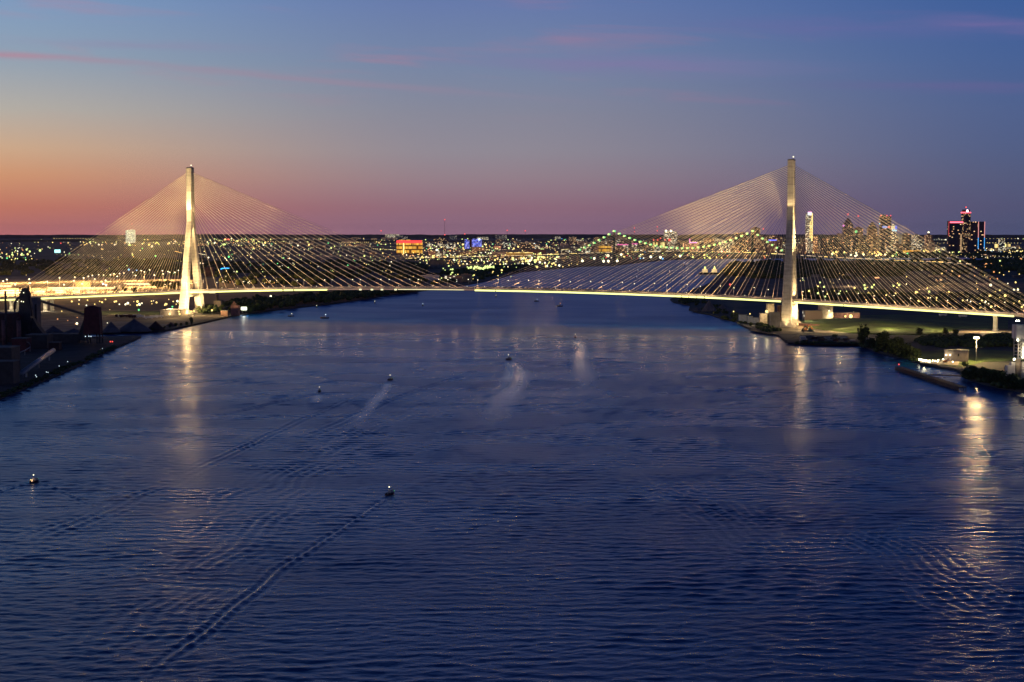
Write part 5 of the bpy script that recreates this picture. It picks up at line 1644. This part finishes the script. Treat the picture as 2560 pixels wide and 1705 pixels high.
for (x, y) in ((218, 840), (227, 839.5), (232, 840)):
    MB().ball(ox(x), -7, oz(y), .5).build('lamp', GL['cool'], ot)
cv_ = MB()
a = Vector((P(101, 836).x, P(101, 836).y, HT(101, 752, P(101, 836).y))); b = Vector((P(216, 850).x, P(216, 850).y, HT(216, 787, P(216, 850).y)))
cv_.beam(a, b, 2.2, 2.4)
tag(cv_.build('conveyor', M['steel']), 'long thin sloping conveyor from the furnace block to the hopper tower', 'conveyor')
cv_ = MB()
a = Vector((P(52, 960).x, P(52, 960).y, HT(52, 934, P(52, 960).y))); b = Vector((P(134, 900).x, P(134, 900).y, HT(134, 876, P(134, 900).y)))
cv_.tube([a, b], 2.3, 10)
for f in (.15, .5, .85):
    c_ = a.lerp(b, f); cv_.box(c_.x, c_.y, 2.2, c_.z, 1.2, 1.2)
tag(cv_.build('conveyor_gallery', M['galv']), 'round bluish conveyor gallery sloping across the near end of the works', 'conveyor')
pipe = MB()
pts = [P(42, 884, 7), P(62, 876, 7), P(75, 868, 7), P(76, 862, 9), P(71, 856, 12), P(60, 854, 12)]
pipe.tube(pts, .5, 6)
for p in pts[:3]: pipe.box(p.x, p.y, 2.2, 7, .4, .4)
tag(pipe.build('pipeline', M['galv']), 'thin pale pipe bending in front of the red clad building', 'pipe')
for (px, py, c_, label) in ((276, 854, 'red', 'pair'), (281, 854, 'red', 'pair')):
    q = P(px, py, 3.2)
    t_ = thing('tail_light_post', 'small red light on the dark quay right of the hopper tower', 'red light', (q.x, q.y, 2.2), group='pair of red lights on the dark quay')
    MB().cyl(0, 0, 0, .8, .15, n=5).build('post', M['steel'], t_); MB().ball(0, 0, 1, .75).build('light', GL['red'], t_)
for (px, py) in ((116, 930), (120, 931), (89, 938), (91, 942), (169, 904), (256, 871), (148, 915)):
    q = P(px, py, 4)
    t_ = thing('quay_lamp', 'tiny white lamp on the dark works quay', 'lamp', (q.x, q.y, 2.2), group='tiny white lamps on the dark works quay')
    MB().cyl(0, 0, 0, 1.6, .1, n=5).build('post', M['steel'], t_); MB().ball(0, 0, 1.8, .33).build('light', GL['cool'], t_)

# ------------------------------------------------------------------ right bank, near the tower
t_, wd, h, q = block('silo_building', 'silo', 1918, 1935, 760, 812, M['tan'], 'tall tan silo left of the right tower', 12)
t_, wd, h, q = block('shed', 'shed', 1901, 1930, 784, 812, M['tan'], 'lamp lit shed under the tan silo left of the right tower', 12)
wall_lamp(t_, 0, -7.5, h + 3, 1.9, 'yellow')
MB().cyl(0, -7.4, h - 1, h + 2.5, .2, n=5).build('lamp_arm', M['steel'], t_)
lamp('POINT', (q.x, q.y - 8, 18), 7000, (1, .78, .4), .6)
t_, wd, h, q = block('shed', 'shed', 1926, 1950, 782, 818, M['roof'], 'grey gabled shed just left of the right tower', 14)
block('shed', 'shed', 1945, 1954, 764, 800, M['brick'], 'narrow dark block touching the left side of the right tower', 10)
for (px, c_) in ((1946.5, 'w'), (1948.5, 'w')):
    pass
for i, (px, w_, top) in enumerate(((1858, 18, 787), (1876, 12, 790), (1892, 16, 794), (1904, 6, 789))):
    block('shed', 'shed', px - w_ / 2, px + w_ / 2, top, 806 + i, M['white'], ['pale long shed at the shore end of the row left of the right tower', 'small pale shed, second from the shore', 'low pale shed, third from the shore', 'small bright white shed nearest the right tower'][i], 10)
lamp('POINT', P(1885, 812, 2.2) + Vector((0, -10, 12)), 8000, (1, .78, .45), 1)
q = P(1876, 803, 9)
t_, wd, h, q = block('plant_building', 'plant building', 2050, 2082, 758, 800, M['tan'], 'tall tan tower block right of the right tower under the deck', 16)
wall_lamp(t_, wd * .2, -8.8, h * .55, 1.2, 'white')
t_, wd, h, q = block('plant_building', 'plant building', 2012, 2056, 777, 802, FAC['near'], 'brown low plant building right of the right tower', 18)
t_, wd, h, q = block('plant_building', 'plant building', 2052, 2150, 782, 799, M['pinkbrick'], 'long pink lit wall building ending in a very bright lamp', 16)
for x, r_ in ((-.46, 1.6), (-.2, 1.4), (.12, 1.4), (.26, 2.6)):
    wall_lamp(t_, wd * x, -9.2, h * .5, r_, 'yellow')
lamp('POINT', (q.x + wd * .26, q.y - 14, 9), 14000, (1, .8, .42), .8)
lamp('POINT', (q.x - wd * .3, q.y - 14, 8), 8000, (1, .8, .42), .8)
for (px, py, w_, label) in ((2015, 800, 14, 'small lit hut at the foot of the right tower'), (2030, 799, 16, 'tan lit hut second from the right tower')):
    t_, wd, h, q = block('shed', 'shed', px - w_ / 2, px + w_ / 2, py - 9, py, M['white'], label, 8)
    wall_lamp(t_, 0, -4.8, h * .5, 1.0, 'yellow')
lamp('POINT', P(2020, 806, 2.2) + Vector((0, 0, 9)), 24000, (1, .8, .42), .8)
for (px, py) in ((1994, 811), (1948, 797), (2134, 781), (1875, 785), (1834, 779)):
    q = P(px, py, 9)
    t_ = thing('yard_lamp', {1994: 'yard lamp just right of the right tower footing', 1948: 'yard lamp just left of the right tower', 2134: 'tiny lamp above the long pink wall building', 1875: 'yard lamp behind the pale sheds', 1834: 'lone lamp on the dark right shore'}[px], 'lamp', (q.x, q.y, 2.2))
    MB().cyl(0, 0, 0, 6.6, .2, n=6).build('post', M['galv'], t_); MB().ball(0, 0, 7, 1.0).build('lamp_head', GL['yellow'], t_)
# low wall and equipment at the tower foot
w_ = MB(); a, b = P(1998, 815, 2.2), P(2048, 818, 2.2)
w_.beam((a.x, a.y, 4), (b.x, b.y, 4), 1.2, 3.6)
tag(w_.build('site_wall', M['pinkbrick']), 'low lit wall curving right of the right tower footing', 'wall')
lamp('POINT', P(2010, 826, 2.2) + Vector((0, 0, 11)), 34000, (1, .74, .38), 1)
for px in (2100, 2220, 2340, 2450):
    lamp('POINT', P(px, 830, 2.2) + Vector((0, 0, 13)), 42000, (1, .70, .30), 1)
def digger(px, py, yaw, m, label, s_=1.0):
    q = P(px, py, 2.45)
    t_ = thing('excavator', label, 'excavator', tuple(q), yaw)
    t_.scale = (s_, s_, s_)
    for y in (-1.2, 1.2): MB().box(0, y, 0, .9, 4.4, .6).build('track', M['steel'], t_)
    MB().box(-.3, 0, .9, 2.0, 3.2, 2.6).box(.7, -.7, 2.0, 3.1, 1.3, 1.1).build('body', M[m], t_)
    MB().beam((1.2, .4, 1.8), (4.0, .4, 4.6), .5, .6).beam((4.0, .4, 4.6), (6.2, .4, 2.2), .4, .5).box(6.3, .4, 1.0, 2.4, 1.0, 1.1).build('arm', M[m], t_)
M['orangep'] = mat('orange_paint', (0.45, 0.14, 0.02), 0.6)
digger(2012, 828, .3, 'orangep', 'orange excavator beside the right tower footing', 1.6)
digger(2026, 829, 2.6, 'green_steel', 'dark green machine right of the orange excavator', 1.5)
# scrap yard junk on the right quay
rj = random.Random(4)
for i in range(16):
    px, py = rj.uniform(1995, 2140), rj.uniform(846, 856)
    q = P(px, py, 2.4)
    mb = MB()
    nn = rj.choice((1, 2, 3))
    L_ = rj.uniform(4, 10)
    for j in range(nn):
        mb.box(rj.uniform(-2, 2), rj.uniform(-1, 1), j * 1.4, j * 1.4 + 1.38, L_, rj.uniform(2, 3), rj.uniform(-.4, .4))
    tag(mb.build('container_stack', M[rj.choice(['steel', 'galv', 'rust', 'roof'])], None, q), 'heap of dark boxes on the scrap yard by the right quay', 'box stack', 'heaps of dark boxes on the scrap yard')
t_, wd, h, q = block('shed', 'shed', 2003, 2014, 840, 849, M['white'], 'small whitish hut on the dark scrap yard', 6)
block('shed', 'shed', 2060, 2118, 841, 847, M['galv'], 'long low grey shed on the scrap yard', 8)

# pump house on the right dock
M['tanw'] = mat('pale_tan_cladding', (0.34, 0.28, 0.24), 0.8, vary=.1)
q = P(2402, 908, 2.2); kd = q.y / F
ph = thing('pump_house', 'white flat roofed pump house lit by two wall lamps beside the water', 'building', (P(2396, 905, 2.2).x, P(2396, 905, 2.2).y + 8, 2.2), R(-12))
wdp, hp_, dp_ = 58 * kd, HT(2396, 880, q.y) - 2.2, 14
MB().box(0, 0, 0, hp_, wdp, dp_).build('wall', M['tanw'], ph)
MB().box(0, 0, hp_ + .01, hp_ + .6, wdp + .6, dp_ + .6).box(2, 1, hp_ + .6, hp_ + 1.4, 3, 3).box(-5, 0, hp_ + .6, hp_ + 1.2, 2, 2).build('roof', M['roof'], ph)
for x in (-.44, -.28):
    MB().box(wdp * x, -dp_ / 2 - .1, 0, 3.2, 2.0, .2).build('door', M['white'], ph)
    MB().ball(wdp * x, -dp_ / 2 - .7, hp_ * .62, .45).build('wall_lamp', GL['hot'], ph)
    a_ = ph.matrix_basis @ Vector((wdp * x, -dp_ / 2 - 1.8, hp_ * .7))
    lamp('POINT', a_, 160, (1, .85, .5), .3)
MB().box(wdp * .08, -dp_ / 2 - .05, hp_ * .5, hp_ * .75, 1.2, .1).build('window', M['glassd'], ph)
for x in (-.1, .38): MB().cyl(wdp * x, 2, hp_ + .6, hp_ + 5, .06, n=4).build('antenna', M['steel'], ph)
# floating dock with a row of lamps
q0, q1 = P(2298, 908, 0), P(2324, 913, 0)
dk_ = thing('floating_dock', 'small floating dock with a row of very bright lamps', 'dock', tuple(q0))
d_ = q1 - q0
MB().beam((0, 0, .8), tuple(d_ + Vector((0, 0, .8))), 5, 1.6).build('deck', M['timber'], dk_)
for i in range(7):
    p = d_ * (i / 6)
    MB().cyl(p.x, p.y, 1.6, 3.4, .1, n=5).build('post', M['galv'], dk_)
    MB().ball(p.x, p.y, 3.6, .8).build('lamp', GL['hot'], dk_)
for i, (px, py) in enumerate(((2325, 901), (2332, 901), (2338, 902), (2346, 900), (2344, 903), (2358, 898), (2366, 899), (2382, 904))):
    q = P(px, py, 4)
    t_ = thing('dock_lamp', 'bright low lamp on the shore between the floating dock and the pump house', 'lamp', (q.x, q.y, 2.2), group='bright low lamps between the dock and the pump house')
    MB().cyl(0, 0, 0, 1.4, .1, n=5).build('post', M['galv'], t_); MB().ball(0, 0, 1.7, .5).build('lamp_head', GL['hot'], t_)
lamp('POINT', P(2312, 905, 2.2) + Vector((0, 2, 4)), 1800, (1, .86, .5), .8)
lamp('POINT', P(2350, 906, 2.2) + Vector((0, 0, 5)), 1500, (1, .84, .5), .8)
digger(2363, 906, 0.2, 'orangep', 'orange machine parked before the pump house', .8)
# wooden jetty
jt = thing('jetty', 'long dark timber jetty standing off the right shore with a red light at its tip', 'jetty', tuple(P(2247, 925, 0)))
a, b = P(2247, 926, 0) - P(2247, 925, 0), P(2405, 977, 0) - P(2247, 925, 0)
MB().beam(a + Vector((0, 0, 2.6)), b + Vector((0, 0, 2.6)), 6.5, .8).build('deck', M['timber'], jt)
pl_ = MB()
n = 30
dd = (b - a).normalized(); nn = Vector((-dd.y, dd.x, 0))
for i in range(n + 1):
    c = a.lerp(b, i / n)
    for sg in (-1, 1):
        p = c + nn * sg * 3.0
        pl_.cyl(p.x, p.y, -1, 3.5, .45, n=6)
tag(pl_.build('pile', M['timber'], jt), kind='stuff')
MB().beam(a + nn * -3.2 + Vector((0, 0, 1.2)), b + nn * -3.2 + Vector((0, 0, 1.2)), .4, 1.4).build('fender', M['timber'], jt)
MB().cyl(a.x, a.y, 3, 5, .15, n=5).build('light_post', M['steel'], jt)
MB().ball(a.x, a.y, 5.4, .7).build('beacon', GL['red'], jt)
c0, c1 = P(2325, 944, 0) - P(2247, 925, 0), P(2415, 947, 0) - P(2247, 925, 0)
MB().beam(c0 + Vector((0, 0, 2.5)), c1 + Vector((0, 0, 2.5)), 3.5, .7).build('gangway', M['timber'], jt)
# mast light
q = P(2440, 905, 2.2)
ml = thing('high_mast_lamp', 'tall pale mast with a very bright ring of lamps behind the pump house', 'high mast lamp', tuple(q))
hm = HT(2440, 845, q.y) - 2.2
MB().cyl(0, 0, 0, hm, .42, .26, 8).build('post', M['galv'], ml)
ring = MB().cyl(0, 0, hm - .6, hm + .9, 2.6, 2.6, 14)
ring.build('lamp_head', glow('mast_lamps', (1.0, 0.88, 0.45), 7.0, 'FRONT'), ml)
lamp('POINT', (q.x, q.y - 3, 2.2 + hm + 1.0), 210000, (1, .66, .27), 3.0)
lamp('POINT', (q.x + 30, q.y + 10, 22), 4000, (1, .8, .4), 1.6)

# processing tower at the right edge
q = P(2556, 950, 2.2); kt = q.y / F
pt = thing('processing_tower', 'tall pale plant tower with pipes and lamps at the right edge', 'plant tower', tuple(q))
tz = lambda py: HT(2556, py, q.y) - 2.2
tx = lambda px: (px - 2556) * kt
MB().box(tx(2556), 2, tz(846), tz(812), 42 * kt, 12).build('top_bin', M['white'], pt)
MB().loft([[(tx(2536), -4, tz(846)), (tx(2580), -4, tz(846)), (tx(2580), 8, tz(846)), (tx(2536), 8, tz(846))], [(tx(2548), -2, tz(860)), (tx(2580), -2, tz(860)), (tx(2580), 6, tz(860)), (tx(2548), 6, tz(860))]][::-1]).build('cone', M['galv'], pt)
for x in (2540, 2550, 2562, 2575):
    for yy in (-4, 7):
        MB().box(tx(x), yy, tz(896), tz(846), .7, .7).build('column', M['galv'], pt)
for i in range(6):
    za, zb = tz(896 - i * 8.4), tz(896 - (i + 1) * 8.4)
    MB().beam((tx(2540), -4.2, za), (tx(2550), -4.2, zb), .4, .4).build('brace', M['galv'], pt)
    MB().box(tx(2560), 1, za, za + .3, 42 * kt, 11).build('platform', M['galv'], pt)
for x in (2553, 2558, 2566): MB().cyl(tx(x), -3, tz(898), tz(850), 1.0, n=8).build('pipe', M['white'], pt)
MB().cyl(tx(2544), -1, 0, tz(897), 6 * kt, n=14).build('tank', M['tan'], pt)
MB().cyl(tx(2560), -1, 0, tz(905), 9 * kt, n=16).build('tank', M['white'], pt)
MB().box(tx(2530), 0, 0, tz(905), 10 * kt, 5).box(tx(2524), 0, 0, tz(913), 18 * kt, 7).build('annex', M['white'], pt)
for (x, y, r_) in ((2537, 849, .8), (2558, 859, .9), (2555, 868, .9), (2552, 877, 1.0), (2553, 884, .9), (2560, 889, .8), (2529, 897, .9), (2533, 801, .7), (2538, 801, .7), (2550, 892, .6)):
    MB().ball(tx(x), -5.6, tz(y), r_).build('lamp', GL['hot'], pt)
MB().cyl(tx(2535), 0, tz(846), tz(801), .2, n=5).build('mast', M['steel'], pt)
for (x, y, pw) in ((2546, 870, 2500), (2556, 890, 1500), (2526, 900, 900)):
    lamp('POINT', (q.x + tx(x), q.y - 9, 2.2 + tz(y)), pw * 0.7, (1, .72, .38), .5)

# point lights near the side piers, on the camera side
for (px, py) in ((2488, 829), ):
    lamp('POINT', P(px, py, 2.2) + Vector((-12, -14, 6)), 26000, (1, .8, .45), .6)
for px in (113, 28):
    sq = s_of(px, -8.5)
    lamp('POINT', B(sq + 8, -20, 7), 16000, (1, .8, .45), .6)

# ------------------------------------------------------------------ boats
def make_boat():
    t_ = thing('motor_boat', 'x', 'boat', (0, 0, -500))
    L_, W_ = 7.6, 2.5
    st = [(-3.8, .92, .9), (-2.0, 1.0, .92), (0.3, 1.0, 1.0), (2.2, .72, 1.15), (3.3, .34, 1.3), (3.9, .03, 1.42)]
    rr = []
    for x, wf, zh in st:
        w2 = W_ / 2 * wf
        rr.append([(x, -w2, zh), (x, -w2 * .82, .12), (x, 0, -.35), (x, w2 * .82, .12), (x, w2, zh), (x, w2 * .8, zh - .05), (x, 0, zh - .1), (x, -w2 * .8, zh - .05)])
    hb = MB().loft(rr)
    hb.build('hull', M['boat'], t_)
    cb = MB().loft([[(-.9, -.85, .9), (1.6, -.7, 1.05), (1.6, .7, 1.05), (-.9, .85, .9)], [(-.8, -.75, 2.1), (.7, -.65, 2.1), (.7, .65, 2.1), (-.8, .75, 2.1)]])
    cb.build('cabin', M['boatw'], t_)
    MB().loft([[(1.3, -.62, 1.35), (1.34, .62, 1.35), (1.32, .62, 1.3), (1.32, -.62, 1.3)], [(.84, -.58, 2.0), (.86, .58, 2.0), (.83, .58, 1.95), (.83, -.58, 1.95)]]).build('windscreen', M['glassd'], t_)
    MB().box(-.1, 0, 2.12, 2.22, 2.2, 1.6).build('roof', M['boatw'], t_)
    MB().box(-3.95, 0, .1, 1.4, .5, .5).build('outboard_motor', M['steel'], t_)
    for y in (-.8, .8):
        MB().tube([(-.9, y, 1.0), (-2.6, y, 1.5), (-3.7, y, 1.4)], .04, 4).build('rail', M['galv'], t_)
    MB().cyl(-1.2, 0, 2.1, 3.6, .05, n=5).build('light_pole', M['steel'], t_)
    MB().ball(-1.2, 0, 3.7, .33).build('stern_light', GL['white'], t_)
    MB().ball(2.4, -.8, 1.4, .12).build('side_light', GL['green'], t_)
    MB().ball(2.4, .8, 1.4, .12).build('side_light', GL['red'], t_)
    return t_
bt = make_boat()
boats = [
    (976, 1236, 68, 1.0, 'dark red motor boat with a white light, nearest the camera at the middle', 'white'),
    (87, 1205, 80, 1.0, 'small motor boat with two lamps near the left edge of the water', 'white'),
    (799, 979, 92, 1.0, 'small dark motor boat with a green white light left of two others', 'white'),
    (977, 950, 70, 1.15, 'motor boat with a bright light trailing a long pale wake towards lower left', 'white'),
    (1273, 899, 62, 1.3, 'motor boat with a curved broad wake near the middle of the river', 'white'),
    (1438, 844, 95, 1.1, 'motor boat right below the bluish water line, heading under the bridge', 'white'),
    (811, 796, 180, 1.5, 'blue lit boat near the left shore under the deck', 'cool'),
    (727, 791, 180, 1.1, 'small boat left of the blue lit boat near the left shore', 'white'),
    (792, 769, 90, 1.0, 'tiny boat close to the wooded left shore', 'white'),
    (937, 758, 90, 1.0, 'tiny boat near the end of the wooded left shore', 'white'),
    (1057, 765, 90, 1.1, 'tiny dark boat in the middle of the river left of centre, under the deck', 'cool'),
    (1240, 743, 90, 1.1, 'tiny boat with a yellow light close under the middle of the deck', 'yellow'),
    (1341, 754, 150, 1.2, 'tiny boat with a white light, left of the two in mid river', 'cool'),
    (1399, 766, 150, 1.4, 'tiny dark boat, right of the two in mid river', 'orange'),
    (1474, 690, 90, 1.6, 'tiny boat beyond the deck, leftmost on the far reach', 'orange'),
    (1592, 696, 90, 1.6, 'tiny boat beyond the deck, second from left on the far reach', 'cool'),
    (1595, 679, 90, 1.6, 'tiny boat beyond the deck, farthest of the near pair on the far reach', 'cool'),
    (1674, 684, 90, 2.2, 'tiny boat with a greenish light on the far reach', 'white'),
    (1710, 664, 90, 3.0, 'boat with a bright blue light on the far reach', 'blue'),
    (1787, 666, 90, 2.4, 'boat with a small blue light right of the bright blue one', 'blue'),
]
for i, (px, py, hd, s_, label, gl) in enumerate(boats):
    o = bt if i == 0 else copy_tree(bt)
    q = P(px, py, 0)
    o.location = q
    o.scale = (s_, s_, s_)
    o.rotation_euler = (0, 0, R(hd))
    tag(o, label, 'boat')
    if i:
        for c in o.children:
            if c.name.startswith('stern_light'):
                c.data = c.data.copy()
                c.data.materials[0] = GL[gl]
                if i > 5: c.scale = (1.5, 1.5, 1.5); c.location = (.6, 0, -1.9)
q = P(86, 1200, 0)
lamp('POINT', P(86, 1203, 0) + Vector((-.3, -3.2, 1.3)), 160, (1, .6, .3), .2)
for c in [c for c in bpy.data.objects if c.parent and c.parent.get('label', '').startswith('small motor boat with two lamps')][:1]:
    MB().ball(-3.6, .2, 1.5, .38).build('deck_lamp', GL['yellow'], c.parent)
# work vessel on the far reach
q = P(1775, 686, 0)
tv = thing('work_vessel', 'lit work vessel with two tall white lights on the far reach', 'ship', tuple(q))
MB().loft([[(-34, -7, 6), (-34, 7, 6), (-30, 6, -1), (-30, -6, -1)], [(34, -7, 6), (34, 7, 6), (30, 6, -1), (30, -6, -1)]]).build('hull', M['steel'], tv)
for x in (-15, 13):
    MB().box(x, 0, 6, 16, 15, 9).build('deckhouse', glow('lit_deckhouse', (1.0, .70, .30), 0.8), tv)
    MB().box(x, 0, 16, 19, 6, 5).build('wheelhouse', GL['yellow'], tv)
    MB().ball(x, 0, 21.5, 2.4).build('lamp', GL['lime'], tv)

# ------------------------------------------------------------------ haze
hz = bpy.data.materials.new('haze_air')
hz.use_nodes = True
hn = hz.node_tree
hn.nodes.clear()
ho = hn.nodes.new('ShaderNodeOutputMaterial')
hv = hn.nodes.new('ShaderNodeVolumePrincipled')
hv.inputs['Color'].default_value = (0.62, 0.70, 0.95, 1)
hv.inputs['Density'].default_value = HAZE
hv.inputs['Anisotropy'].default_value = 0.0
hn.links.new(hv.outputs[0], ho.inputs['Volume'])
if HAZE > 0:
    o = MB().box(0, 30000, -3, 420, 310000, 70000).build('haze', hz)
    tag(o, 'thin blue evening haze over the far city', None, None, 'stuff')
